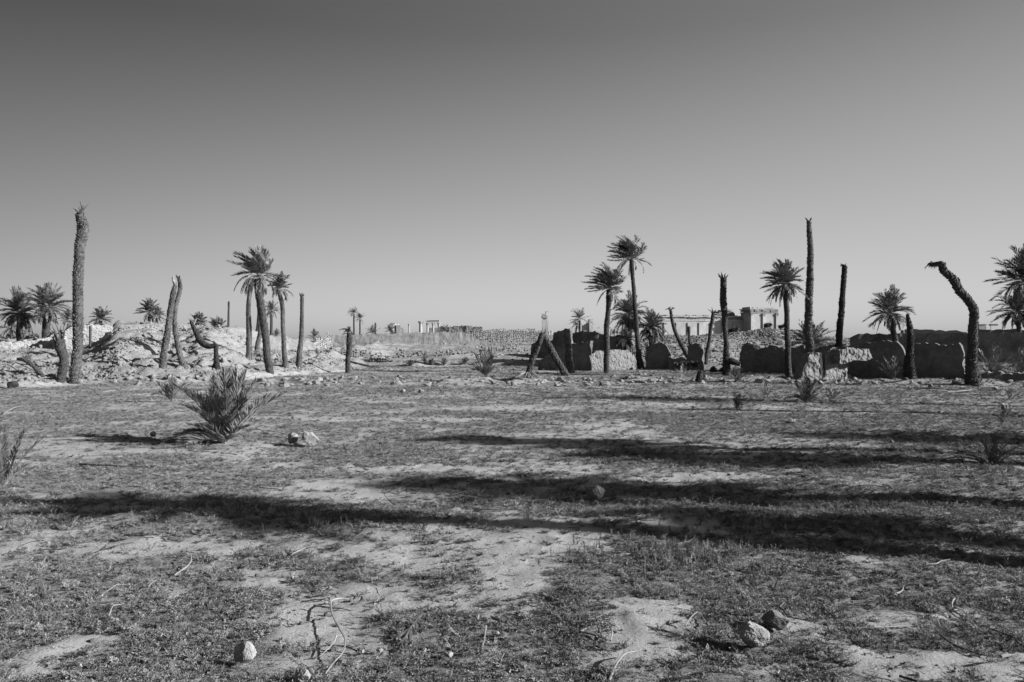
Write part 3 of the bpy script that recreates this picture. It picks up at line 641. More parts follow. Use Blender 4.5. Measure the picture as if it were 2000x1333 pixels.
def mop(t, top, r, rng, Y):
    mb = MB(); s = Y / F
    for k in range(22):
        b = np.array(wp(rng.uniform(1815,1832), rng.uniform(514,519), Y)); mb.add(*tube(np.stack([b, b + [rng.uniform(-5,2)*s, rng.normal(0,.06), rng.uniform(1,4)*s], b + [rng.uniform(-10,-1)*s, rng.normal(0,.12), rng.uniform(-9,0)*s]]), [.03,.02,.006], 4))
    mb.build('dead_fronds', M['bark'], t)
palm('big headless palm whose trunk bends over sharply to the left', [(1901,752),(1899,738),(1897,700),(1897,650),(1897,605),(1893,585),(1880,566),(1862,547),(1840,528),(1826,519),(1816,518)], [36,28,21,19,18,17,17,17,15,11,7], boots=1.0, m='bark', name='dead_palm_trunk', cat='palm trunk', step=.075, extra=mop)
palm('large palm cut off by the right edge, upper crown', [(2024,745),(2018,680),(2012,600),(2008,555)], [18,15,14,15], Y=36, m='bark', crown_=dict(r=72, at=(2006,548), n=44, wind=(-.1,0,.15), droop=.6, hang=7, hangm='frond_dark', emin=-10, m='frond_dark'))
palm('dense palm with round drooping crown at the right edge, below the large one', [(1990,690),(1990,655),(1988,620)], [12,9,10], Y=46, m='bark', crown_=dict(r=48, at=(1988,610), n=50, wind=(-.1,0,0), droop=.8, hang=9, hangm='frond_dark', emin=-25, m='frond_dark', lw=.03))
# --- skyline palms on the left
def sky_palm(label, cx, cy, r, Y, by, tw=6, seed=None, **k):
    d = dict(r=r, at=(cx, cy), n=28, wind=(-.2,0,.1), droop=.5, hang=4, hangm='frond', emin=-12, emax=84); d.update(k)
    palm(label, [(cx + 1, by), (cx, (by + cy) / 2), (cx, cy + 3)], [tw * 1.1, tw, tw], Y=Y, group=None, m='bark', boots=.8, crown_=d, seed=seed)
sky_palm('stocky palm with long drooping fronds, second from the left edge', 92, 600, 48, 43, 668, 15, n=44, hang=16, wind=(0,0,.15), droop=.6)
sky_palm('stocky palm nearest the left edge with loose pale fronds', 38, 612, 48, 44, 672, 11, n=40, hang=16, wind=(-.1,0,.1), droop=.7)
sky_palm('small low palm crown at the far left edge', 22, 642, 26, 52, 668, 5, n=18)
sky_palm('small palm half hidden behind the tallest left trunk', 133, 624, 20, 60, 660, 5, n=22)
sky_palm('low palm crown peeping over the square stone building', 196, 624, 27, 60, 660, 6, n=26, wind=(-.35,0,.05))
sky_palm('palm with airy crown above the sandy mound', 291, 610, 30, 52, 655, 6, n=30)
sky_palm('smaller palm just right of the airy-crowned one', 307, 618, 19, 56, 655, 4, n=18)
sky_palm('round little palm crown above the broken arch trunk', 388, 630, 20, 55, 650, 4, n=34, droop=.2, wind=(0,0,.2))
sky_palm('spreading palm crown growing from the heap top right of the arch trunk', 425, 644, 25, 50, 660, 8, n=30, hang=6, emin=5, droop=.3)
sky_palm('little palm left of the slim bare trunk', 470, 656, 16, 60, 690, 5, n=20)
sky_palm('tall thin palm seen behind the trunk of the large ragged palm', 530, 606, 20, 62, 690, 6, n=30, hang=16, wind=(-.3,0,.1))
sky_palm('tiny bushy palm between the large ragged palm and the slender one', 540, 656, 13, 66, 690, 5, n=26, hang=10, droop=.9)
sky_palm('small palm on the rubble left of the long mud wall', 614, 658, 16, 70, 680, 4, n=22, wind=(-.4,0,.05))
sky_palm('taller of the two windblown palms behind the long mud wall', 691, 612, 13, 100, 665, 3.6, n=24, wind=(-1.0,0,.3))
sky_palm('shorter of the two windblown palms behind the long mud wall', 703, 622, 12, 98, 665, 3.2, n=24, wind=(-.9,0,.2))
sky_palm('low fan of fronds above the left part of the long mud wall', 728, 652, 18, 92, 665, 4, n=20, emin=10, wind=(-.4,0,.1))
sky_palm('low palm left of the white ruined blocks on the skyline', 763, 648, 16, 92, 665, 4, n=18, emin=10, wind=(-.6,0,.1))
sky_palm('dark palm in front of the columns and lintel', 868, 648, 16, 92, 665, 4, n=20, emin=0, wind=(-.5,0,.1))
palm('thin bare pole-like trunk on the skyline above the heap', [(446,655),(446,630),(446,589)], [4.5,4,3.6], Y=55, m='bark', name='dead_palm_trunk', cat='palm trunk', boots=.5)
palm('short bare trunk rising behind the long mud wall beside a low fan of fronds', [(733,665),(733,645),(733,631)], [4,3.5,3.5], Y=90, m='bark', name='dead_palm_trunk', cat='palm trunk', boots=.5)
palm('thin bare trunk far behind between the large and the slim bare trunk', [(499,670),(502,640),(505,610)], [6,5,4], Y=60, m='bark', name='dead_palm_trunk', cat='palm trunk', boots=.5)
palm('slanting dead log half buried in the left rubble slope', [(85,737),(66,716),(52,704),(34,701)], [10,8,8,6], Y=29.3, m='bark', name='fallen_palm_log', cat='log', boots=.5, ground=False)
palm('dead log lying across the rubble right of the tallest left trunk', [(214,716),(228,719),(250,729),(262,724)], [4,6,6,7], Y=31.5, m='char', name='fallen_palm_log', cat='log', boots=.5, ground=False)
sb = MB(); v, f = rock_mesh(np.random.default_rng(4), sub=2, flat=1.1); g = gpix(25, 759); sb.add(v * .19 + np.array(g) + [0, 0, .12], f)
tag(rebase(sb.build('charred_stump', M['char'])), 'small black stump at the left foot of the rubble heap', 'stump')

# palms out of the picture on the right whose shadows fall across the field
def shadow_palm(label, sx, sy, hgt, rm, n=40, wind=(-.2,0,0), top_only=False, dz=0):
    x, d = gp0(sx, sy); k = hgt / math.tan(R(SUN_EL)); hx = math.sin(R(SUN_AZ)); hy = math.cos(R(SUN_AZ))
    bx, by = x + hx * k, d + hy * k; rng = np.random.default_rng(hash_(label)); g = h1(bx, by)
    t = empty('palm_tree', (bx, by, g)); tag(t, label, 'palm tree')
    mb = MB(); trunk_mesh(mb, [(bx, by, g - .1), (bx + .05, by, hgt * .5), (bx, by, hgt)], [.24, .17, .17], rng, boots=.8, step=.14); mb.build('trunk', M['bark'], t)
    if rm: crown(t, (bx, by, hgt), rm, rng, n=n, wind=wind, droop=.9, m='frond', emin=-35, emax=80, pairs=24, hang=10, lw=.06)
shadow_palm('palm out of view whose compact crown shades the left foreground', 400, 1004, 6.0, 0.95, n=56)
shadow_palm('palm out of view shading the ground around the lone grey stone', 1215, 958, 6.5, 1.25, n=46)
shadow_palm('palm out of view shading the right foreground band', 1480, 1035, 6.2, 0.66, n=24)
shadow_palm('palm out of view casting the long middle band of shade', 1130, 866, 6.6, 1.08, n=42)
shadow_palm('palm out of view shading the middle ground to the right', 1430, 893, 6.0, 1.15, n=36)
shadow_palm('bare trunk out of view casting the thin far line of shade', 1330, 800, 6.0, 0, n=0)
shadow_palm('palm out of view casting the farthest streak of shade', 1310, 781, 6.8, 1.6, n=26)
shadow_palm('palm out of view shading the right edge of the field', 1975, 862, 5.2, 1.5, n=34)

# ------------------------------------------------------------------ young palms of the field
def shrub(label, base, tips, ll, lw, pairs, Y=None, m='frond', spread=.35, rach=.008, seed=None, dead=(), group=None, name='young_palm', start=.15):
    rng = np.random.default_rng(seed or hash_(label)); g = gpix(*base) if Y is None else Vector((wp(base[0], 0, Y).x, Y, h1(wp(base[0], 0, Y).x, Y)))
    t = empty(name, g); tag(t, label, 'young palm', group)
    s = g.y / F
    for k, tp in enumerate(tips):
        dx, dy, bow = tp[:3]; yy = tp[3] if len(tp) > 3 else rng.uniform(-1, 1) * spread
        P0 = np.array(g) + [rng.normal(0, .02), rng.normal(0, .02), -.02]; P2 = np.array(g) + [dx * s, yy, -dy * s]; ln = np.linalg.norm(P2 - P0)
        P1 = (P0 + P2) / 2 + np.array([-dx * s * .12, -yy * .1, bow * ln])
        u = np.linspace(0, 1, 10)[:, None]; path = (1-u)**2*P0 + 2*u*(1-u)*P1 + u*u*P2
        mb = MB(); frond_geo(mb, path, ll * min(1, ln / (90 * s)) if len(tips) > 12 else ll, lw, pairs, rng, start=start, rach=rach, vee=.3, droop=.12, ang=(50, 18))
        mb.build('frond', M['dead'] if k in dead else M[m], t)
    return t
bush = [(-73,-112,.12),(-58,-104,.1),(-45,-128,.1),(-32,-122,.06),(-20,-132,.04),(-8,-136,.03),(4,-140,.03),(14,-138,.03),(26,-132,.05),(38,-126,.05),(50,-118,.08),(58,-104,.1),(56,-88,.14),
        (100,-96,.03),(92,-88,.05),(-30,-95,.1,-.5),(0,-100,.08,-.55),(25,-96,.08,-.5),(-92,-12,.32),(-70,-22,.28),(-64,-6,.3,-.4),(-45,-40,.2,-.5),(48,-34,.2),(30,-60,.15,-.4),(-20,-60,.15,-.5),(40,-62,.1,.4),
        (-50,-84,.1,.4),(-14,-118,.04,.3),(20,-120,.04,.35),(-36,-8,.2,-.6),(22,-14,.2,-.5),(46,-92,.1,-.3),(-62,-74,.14,-.3)]
shrub('largest young palm bush, standing in the left middle of the field', (440, 866), bush, .29, .018, 60, rach=.011, spread=.4, dead=(13,14,21,22,29), start=.12)
shrub('young palm with a tall and a side frond at the left edge of the field', (6, 948), [(0,-120,.02,-.1),(-14,-110,.03),(70,-92,.05,.1),(36,-36,.05),(-30,-80,.1),(10,-70,.04,-.3),(18,-98,.02,.2)], .13, .014, 40, rach=.008, spread=.25, dead=(3,))
shrub('thin grey young palm left of the largest palm bush', (335, 785), [(-28,-34,.1),(-18,-38,.08),(-8,-42,.03),(4,-44,.02),(14,-40,.05),(22,-34,.1),(-34,-14,.3),(10,-26,.1),(-4,-30,.05)], .25, .02, 24, m='frond')
shrub('young palm with upright fan and hanging side fronds in the centre distance', (950, 738), [(-20,-44,.02),(-12,-50,.02),(-5,-54,.02),(2,-52,.02),(8,-46,.03),(12,-38,.05),(-30,-24,.35),(-24,-14,.3),(9,-18,.05)], .42, .035, 24, m='frond')
shrub('spiky young palm standing in the long shade streak right of centre', (1440, 800), [(-22,-30,.05),(-12,-34,.04),(-2,-30,.02),(6,-28,.02),(15,-32,.04),(-6,-16,.05),(9,-14,.08)], .12, .012, 18, m='frond_dark', rach=.01)
shrub('dark spiky young palm in front of the lumpy wall', (1575, 787), [(-26,-38,.05),(-16,-34,.05),(-6,-40,.03),(3,-48,.02),(10,-44,.03),(20,-38,.05),(28,-30,.1),(-40,-10,.25),(-24,-12,.2),(24,-8,.25),(14,-16,.1),(-12,-14,.1)], .2, .02, 26, m='frond_dark', rach=.01)
shrub('small feathery young palm right of the dark spiky one', (1624, 783), [(-10,-22,.05),(-4,-25,.03),(4,-22,.03),(12,-18,.08),(17,-14,.1),(-12,-10,.1)], .2, .02, 18, m='frond')
shrub('straggly pale young palm left of the dark spiky one', (1496, 774), [(-7,-30,.03),(-1,-34,.02),(6,-28,.03),(10,-18,.06),(-12,-6,.2),(12,-4,.2)], .13, .016, 18, m='dead')
shrub('pale young palm at the foot of the shaggy-headed trunk', (1441, 747), [(-18,-22,.1),(-10,-26,.05),(-3,-30,.03),(4,-26,.03),(12,-24,.06),(18,-18,.1)], .24, .024, 18, m='frond')
shrub('faint small young palm in the debris left of the curved trunk', (1334, 742), [(-10,-18,.06),(-4,-26,.02),(2,-28,.02),(8,-20,.05)], .2, .02, 14, m='dead')
shrub('young palm on the right side of the field with stiff upright fronds', (1938, 908), [(-36,-60,.05),(-26,-50,.05),(-14,-58,.04),(-4,-64,.02),(6,-66,.02),(14,-50,.04),(32,-44,.08),(24,-30,.08),(-60,-6,.2),(-30,-14,.15),(18,-12,.1)], .1, .011, 26, m='frond_dark', rach=.012)
shrub('thin straggly young palm beside the white stone at the right', (1954, 830), [(-10,-30,.05),(-3,-38,.02),(4,-36,.03),(10,-28,.05)], .1, .014, 16, m='frond')
shrub('tiny young palm right of the bent palm foot', (1974, 781), [(-14,-20,.03),(-4,-22,.02),(5,-20,.03),(9,-12,.05)], .14, .018, 14, m='frond')
shrub('pale young palm at the root of the leaning tent of trunks', (1090, 728), [(-12,-16,.05),(-6,-18,.04),(0,-18,.03),(6,-14,.05)], .25, .03, 12, m='frond')
for lb, px, py, h in (('small dark tuft left of the centre terrace, first of the row', 802, 716, 10), ('taller thin tuft at the end of the terrace stones', 829, 711, 22), ('small tuft in the middle of the terrace row', 844, 714, 12), ('wider tuft right of the middle of the terrace row', 868, 715, 14), ('upright tuft left of the fan-shaped young palm', 908, 712, 12)):
    shrub(lb, (px, py), [(-4,-h*.8,.05),(-1,-h,.02),(3,-h*.9,.03),(6,-h*.6,.08),(-7,-h*.5,.1)], .28, .05, 10, m='frond_dark', name='grass_tuft')
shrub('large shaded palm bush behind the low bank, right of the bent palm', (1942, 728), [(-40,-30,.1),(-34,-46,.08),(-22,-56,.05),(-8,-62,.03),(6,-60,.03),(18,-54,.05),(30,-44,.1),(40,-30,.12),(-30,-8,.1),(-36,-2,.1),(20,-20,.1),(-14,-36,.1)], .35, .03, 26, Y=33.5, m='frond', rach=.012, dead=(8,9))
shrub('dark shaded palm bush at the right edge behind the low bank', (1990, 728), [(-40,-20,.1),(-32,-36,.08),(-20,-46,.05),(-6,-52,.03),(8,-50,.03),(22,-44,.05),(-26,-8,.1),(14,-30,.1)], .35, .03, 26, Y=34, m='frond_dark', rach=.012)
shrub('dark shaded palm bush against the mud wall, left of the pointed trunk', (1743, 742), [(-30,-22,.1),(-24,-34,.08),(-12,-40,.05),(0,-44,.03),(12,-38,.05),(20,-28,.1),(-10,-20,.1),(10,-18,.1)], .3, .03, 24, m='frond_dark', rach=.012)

# ------------------------------------------------------------------ walls
def wall(label, p0, p1, top, bot=None, thick=.3, m='mud', rough=.06, name='mud_wall', jag=.05, seed=None, cell=.09, k=None, jx=None, stonesat=False, cat='wall', foot=.3, back=None):
    """p0, p1 = (photo x, depth) of the two ends; top, bot = lists of (photo x, photo y)"""
    rng = np.random.default_rng(seed or hash_(label))
    if k: u0 = (p0[0]-CX)/F; u1 = (p1[0]-CX)/F; p0 = (p0[0], p1[1] * (1 + k * u1) / (1 + k * u0))     # turned away from the sun by slope k
    A = np.array([(p0[0]-CX)/F*p0[1], p0[1]]); B = np.array([(p1[0]-CX)/F*p1[1], p1[1]])
    Ln = np.linalg.norm(B - A); e = (B - A) / Ln; nrm = np.array([e[1], -e[0]])
    ns = max(int(Ln / cell), 6); S = np.linspace(0, Ln, ns + 1); XY = A + S[:, None] * e; px = XY[:, 0] / XY[:, 1] * F + CX
    def zof(tab): 
        py = np.interp(px, [q[0] for q in tab], [q[1] for q in tab]); return EYE - (py - CY) / F * XY[:, 1]
    zt = zof(top) + jag * (fbm(S * 2.2, S * 0 + seed_(label), 3, 5) - .5) * 3.2 + .12 * (vnoise(S * 7, S * 0, 8) - .5); g = H(XY[:, 0], XY[:, 1]) - foot; zb = zof(bot) if bot else g
    zb = np.maximum(zb, g) if bot else zb; zt = np.maximum(zt, zb + .06)
    hmax = (zt - zb).max(); nt = max(int(hmax / cell), 4); T = np.linspace(0, 1, nt + 1)
    def face(off):
        Z = zb[None, :] + (zt - zb)[None, :] * T[:, None]
        d = off + .07 * (fbm(S[None, :] * .9 + 0 * Z, Z * 1.1 + off * 5, 78, 3) - .5) * (1 if off > 0 else -1) + rough * (fbm(S[None, :] * 3 + 0 * Z, Z * 3 + off * 9, 77, 4) - .5) * 2 * (1 if off > 0 else -1) + (-.25 * off * (T[:, None] ** 3))
        sh = .16 * (fbm(Z * 3, off * 5 + S[None, :] * 0, 79, 4) - .5) * 2 * (np.abs(np.linspace(-1, 1, ns + 1)) ** 12)[None, :]
        X = XY[None, :, 0] + nrm[0] * d + e[0] * sh; Y = XY[None, :, 1] + nrm[1] * d + e[1] * sh
        return np.stack([X, Y, Z], -1)
    Fv, Bv = face(thick / 2), face(-thick / 2); mb = MB(); n = (nt + 1) * (ns + 1); V = np.concatenate([Fv.reshape(-1, 3), Bv.reshape(-1, 3)])
    i = np.arange(n).reshape(nt + 1, ns + 1); j = i + n; Q = []
    Q.append(np.stack([i[:-1,:-1], i[:-1,1:], i[1:,1:], i[1:,:-1]], -1).reshape(-1, 4)); Q.append(np.stack([j[:-1,:-1], j[1:,:-1], j[1:,1:], j[:-1,1:]], -1).reshape(-1, 4))
    Q.append(np.stack([i[-1,:-1], i[-1,1:], j[-1,1:], j[-1,:-1]], -1)); Q.append(np.stack([i[0,1:], i[0,:-1], j[0,:-1], j[0,1:]], -1))
    Q.append(np.stack([i[1:,0], i[:-1,0], j[:-1,0], j[1:,0]], -1)); Q.append(np.stack([i[:-1,-1], i[1:,-1], j[1:,-1], j[:-1,-1]], -1))
    mb.add(V, np.concatenate(Q))
    o = rebase(mb.build(name, M[m])); tag(o, label, cat); return o
def seed_(s): return hash_(s) % 97
def stone_wall(label, p0, p1, top, size=.2, m='stone_grey', thick=.5, name='stone_wall', jag=.08, bot=None, core='rubblewall', gaps=.05):
    """dry-laid stones over a core, one mesh"""
    rng = np.random.default_rng(hash_(label)); A = np.array([(p0[0]-CX)/F*p0[1], p0[1]]); B = np.array([(p1[0]-CX)/F*p1[1], p1[1]])
    Ln = np.linalg.norm(B - A); e = (B - A) / Ln; nrm = np.array([e[1], -e[0]]); mb = MB(); ang = math.atan2(e[1], e[0])
    rocks = [rock_mesh(rng, sub=1, planes=8, flat=.8) for _ in range(6)]
    s = 0
    while s < Ln:
        w_ = size * rng.uniform(.7, 1.3); c = A + e * (s + w_ / 2); px = c[0] / c[1] * F + CX
        zt = EYE - (np.interp(px, [q[0] for q in top], [q[1] for q in top]) - CY) / F * c[1] + jag * rng.normal(); g = h1(c[0], c[1])
        z = g - .05
        while z < zt:
            h_ = size * rng.uniform(.6, 1.1)
            for off in ((thick / 2), (0 if z + h_ >= zt else None)):
                if off is None or rng.uniform() < gaps: continue
                v, f = rocks[rng.integers(6)]; a = rng.uniform(0, 6.28); ca, sa = math.cos(a), math.sin(a)
                v = np.stack([v[:,0]*ca - v[:,2]*sa, v[:,1], v[:,0]*sa + v[:,2]*ca], 1) * [w_ * .58, size * .5, h_ * .62]
                v = np.stack([v[:,0]*e[0] + v[:,1]*nrm[0], v[:,0]*e[1] + v[:,1]*nrm[1], v[:,2]], 1)
                o_ = c + nrm * (off - size * .3 + rng.normal(0, .02)) + e * rng.normal(0, size * .1); mb.add(v + [o_[0], o_[1], z + h_ / 2], f)
            z += h_
        s += w_
    # core behind the stones
    ns = 24; S = np.linspace(0, Ln, ns + 1); XY = A + S[:, None] * e; px = XY[:,0]/XY[:,1]*F + CX
    zt = EYE - (np.interp(px, [q[0] for q in top], [q[1] for q in top]) - CY) / F * XY[:,1] - size * .5; g = H(XY[:,0], XY[:,1]) - .2; zt = np.maximum(zt, g + .05)
    a = XY + nrm * (thick / 2 - size * .45); b = XY - nrm * thick / 2
    V = np.concatenate([np.column_stack([a, g]), np.column_stack([a, zt]), np.column_stack([b, zt]), np.column_stack([b, g])]); i = np.arange(ns + 1); n = ns + 1
    Q = [[k + o1, k + 1 + o1, k + 1 + o2, k + o2] for k in range(ns) for o1, o2 in ((0, n), (n, 2*n), (2*n, 3*n))] + [[0, n, 2*n, 3*n], [ns, ns+3*n, ns+2*n, ns+n]]
    mb.add(V, Q)
    o = rebase(mb.build(name, M[m])); tag(o, label, 'wall'); return o

# left
wall('square pale stone building block behind the tallest left trunk', (104, 41), (216, 43), [(104,655),(112,650),(125,646),(140,639),(160,636),(175,634),(216,634)], m='courses', thick=.6, jag=.03, rough=.07, name='stone_wall', cell=.07)
wall('rough pale bank wall along the left edge under the stocky palms', (-60, 40), (104, 43), [(-60,672),(40,668),(75,661),(104,652)], m='courses', rough=.12, jag=.08, thick=.8)
tag(rebase((lambda mb: (mb.add(*tube([wp(176,637,40.3), wp(176,660,40.3), wp(175,686,40.3)], [.07,.07,.06], 6)), mb)[1])(MB()).build('wooden_post', M['bark'])), 'dark wooden post against the square pale stone building block', 'post')
wall('bright pale broken mud wall behind the slender palm and the straight bare trunk', (488, 48.5), (640, 50.5), [(488,660),(497,664),(515,667),(528,655),(535,660),(545,656),(552,652),(566,661),(583,668),(600,664),(620,680),(640,694)], m='mud_pale', rough=.06, jag=.05, cell=.15)
stone_wall('dark low dry-stone wall behind the short burnt stump', (572, 50), (724, 52), [(572,686),(600,690),(660,686),(690,684),(722,688)], size=.17, m='stone_grey')
# pinnacle of broken wall left of the long mud wall
stone_wall('ragged bright stone wall end at the left of the long mud wall', (604, 58), (643, 61), [(604,672),(615,664),(625,660),(643,657)], size=.18, m='stone')
wall('long streaked mud wall across the centre, in front of the skyline ruins', (640, 70), (1000, 76), [(640,657),(690,655),(740,652),(820,650),(900,649),(912,651),(925,662),(950,668),(975,676),(1000,678)], m='streak', rough=.08, jag=.05, cell=.2)
stone_wall('long grey rubble-stone wall right of the streaked mud wall', (905, 76.5), (1062, 83), [(905,651),(925,648),(960,646),(1010,645),(1040,646),(1062,650)], size=.19, m='stone_grey', thick=.7, gaps=0)
stone_wall('lower rubble-stone wall continuing towards the leaning trunks', (940, 58), (1046, 61), [(940,680),(965,684),(1000,676),(1030,680),(1046,684)], size=.22, m='stone_grey', thick=.6, jag=.15)
stone_wall('short terrace wall of rough stones under the streaked mud wall', (850, 55.5), (932, 57), [(850,692),(875,688),(910,688),(932,694)], size=.2, m='stone_grey', jag=.1)
stone_wall('broken terrace stones left of the short terrace wall', (758, 54.5), (830, 56), [(758,694),(790,690),(800,694),(812,688),(828,696)], size=.2, m='stone_grey', jag=.14, gaps=.2)
stone_wall('lowest terrace stones just right of the burnt stump', (716, 51), (768, 51), [(716,700),(740,696),(768,702)], size=.17, m='stone_grey', jag=.1, gaps=.2)
# centre right, shaded mud walls (faces turned away from the sun)
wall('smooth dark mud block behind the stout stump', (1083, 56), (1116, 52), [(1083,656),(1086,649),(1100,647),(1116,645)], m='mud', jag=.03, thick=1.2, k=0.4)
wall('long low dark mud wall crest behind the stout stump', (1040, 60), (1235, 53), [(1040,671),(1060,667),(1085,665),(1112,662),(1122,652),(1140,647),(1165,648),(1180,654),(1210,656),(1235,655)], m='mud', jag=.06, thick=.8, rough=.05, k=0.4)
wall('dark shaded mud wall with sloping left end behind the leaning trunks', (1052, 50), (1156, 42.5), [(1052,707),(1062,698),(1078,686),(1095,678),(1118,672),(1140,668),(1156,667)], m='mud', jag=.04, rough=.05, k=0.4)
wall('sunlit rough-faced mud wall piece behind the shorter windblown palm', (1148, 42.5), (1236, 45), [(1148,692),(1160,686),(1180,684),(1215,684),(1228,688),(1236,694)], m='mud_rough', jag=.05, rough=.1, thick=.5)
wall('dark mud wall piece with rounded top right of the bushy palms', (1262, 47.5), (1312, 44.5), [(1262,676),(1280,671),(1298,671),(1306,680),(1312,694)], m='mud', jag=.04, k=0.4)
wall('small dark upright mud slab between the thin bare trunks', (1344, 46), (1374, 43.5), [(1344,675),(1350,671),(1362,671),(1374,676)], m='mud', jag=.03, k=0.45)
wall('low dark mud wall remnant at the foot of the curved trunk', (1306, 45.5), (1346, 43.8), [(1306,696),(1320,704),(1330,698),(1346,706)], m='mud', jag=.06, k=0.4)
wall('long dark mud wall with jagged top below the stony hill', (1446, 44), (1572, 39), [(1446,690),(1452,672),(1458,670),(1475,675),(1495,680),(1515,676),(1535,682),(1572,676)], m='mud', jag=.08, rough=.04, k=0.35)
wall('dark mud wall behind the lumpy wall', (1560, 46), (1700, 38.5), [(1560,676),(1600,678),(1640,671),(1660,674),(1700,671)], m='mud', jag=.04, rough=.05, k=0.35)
def lumpy():
    t = empty('mud_wall', (wp(1600,740,33.5).x, 33.5, 0)); tag(t, 'lumpy sunlit ruin of mud wall with an overhanging arm in front of the tallest right trunk', 'wall')
    for nm, a, b, tp, bt in (('left_block', (1557,32.2), (1592,32.6), [(1557,732),(1566,704),(1572,693),(1592,689)], None),
                         ('main_block', (1602,33.2), (1646,34), [(1602,690),(1612,681),(1630,679),(1646,684)], [(1602,745),(1630,742),(1640,735),(1646,716)]),
                         ('overhanging_arm', (1630,33.0), (1691,33.8), [(1630,681),(1650,680),(1675,680),(1687,683),(1691,690)], [(1630,712),(1645,708),(1652,703),(1680,705),(1691,699)]),
                         ('foot_block', (1628,33.7), (1655,34.3), [(1628,705),(1636,716),(1645,729),(1655,736)], None)):
        o = wall('x', a, b, tp, bt, m='mud_rough', rough=.17, jag=.1, thick=.6, cell=.07, name=nm, seed=hash_(nm))
        del o['label']; del o['category']; o.parent = t; o.location = Vector(o.location) - Vector(t.location)
    rng = np.random.default_rng(3); mb = MB()
    trunk_mesh(mb, [wp(1597,746,33), wp(1600,715,33), wp(1597,689,33)], [.2,.17,.14], rng, boots=.8); o = rebase(mb.build('dead_palm_trunk', M['char']))
    tag(o, 'black charred stump set against the lumpy mud ruin', 'palm stump')
    mb = MB()
    for a, b, c in (((1602,692),(1592,715),(1583,745)),((1604,694),(1597,720),(1589,748)),((1600,690),(1603,720),(1605,750)),((1595,690),(1588,700),(1578,726))):
        mb.add(*tube([wp(*a,32.7), wp(*b,32.6), wp(*c,32.5)], [.012,.018,.01], 4))
    tag(rebase(mb.build('dead_fronds', M['bark_pale'])), 'bundle of dry palm stems leaning on the charred stump', 'dead fronds')
lumpy()
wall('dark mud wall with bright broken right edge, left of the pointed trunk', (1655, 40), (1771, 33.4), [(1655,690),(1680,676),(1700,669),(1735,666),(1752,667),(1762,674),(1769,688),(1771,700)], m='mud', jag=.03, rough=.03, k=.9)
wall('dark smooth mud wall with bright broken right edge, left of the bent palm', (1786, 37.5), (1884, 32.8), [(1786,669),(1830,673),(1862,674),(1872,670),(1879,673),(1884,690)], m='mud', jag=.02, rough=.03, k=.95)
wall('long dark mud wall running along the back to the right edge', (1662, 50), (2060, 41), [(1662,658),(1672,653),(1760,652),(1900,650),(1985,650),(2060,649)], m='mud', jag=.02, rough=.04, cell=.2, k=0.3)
wall('pale low wall showing above the long dark mud wall', (1760, 75), (1890, 70), [(1760,644),(1800,644),(1850,646),(1870,645),(1890,650)], m='mud_pale', jag=.08, cell=.3)
wall('pale far wall at the right edge above the long dark mud wall', (1900, 72), (2060, 66), [(1900,646),(1950,644),(2060,644)], m='mud_rough', jag=.1, cell=.3)
wall('low shaded bank wall right of the bent palm foot', (1905, 32), (2060, 30.5), [(1905,728),(1960,729),(2060,731)], m='mud', jag=.03, rough=.08, thick=1.0)
def far_box():
    Y = 90; mb = MB(); c = wp(1912, 645, Y); mb.box((c.x, Y, c.z), (14 * Y / F, 1.5, 1.2)); mb.box((c.x, Y - .02, c.z + .63), (15 * Y / F, 1.6, .08))
    t = rebase(mb.build('concrete_hut', M['mud_pale'])); tag(t, 'small pale box-shaped hut on the skyline right of the bent palm', 'hut')
    mb = MB(); c = wp(1943, 635, 60); mb.box((c.x - .1, 60, c.z), (.55, .25, .12)); mb.add(*tube([(c.x - .3, 60, .5), (c.x - .3, 60, c.z)], .02, 5))
    tag(rebase(mb.build('slab_post', M['metal'])), 'thin post with a dark flat slab on top, left of the right edge palms', 'post')
far_box()

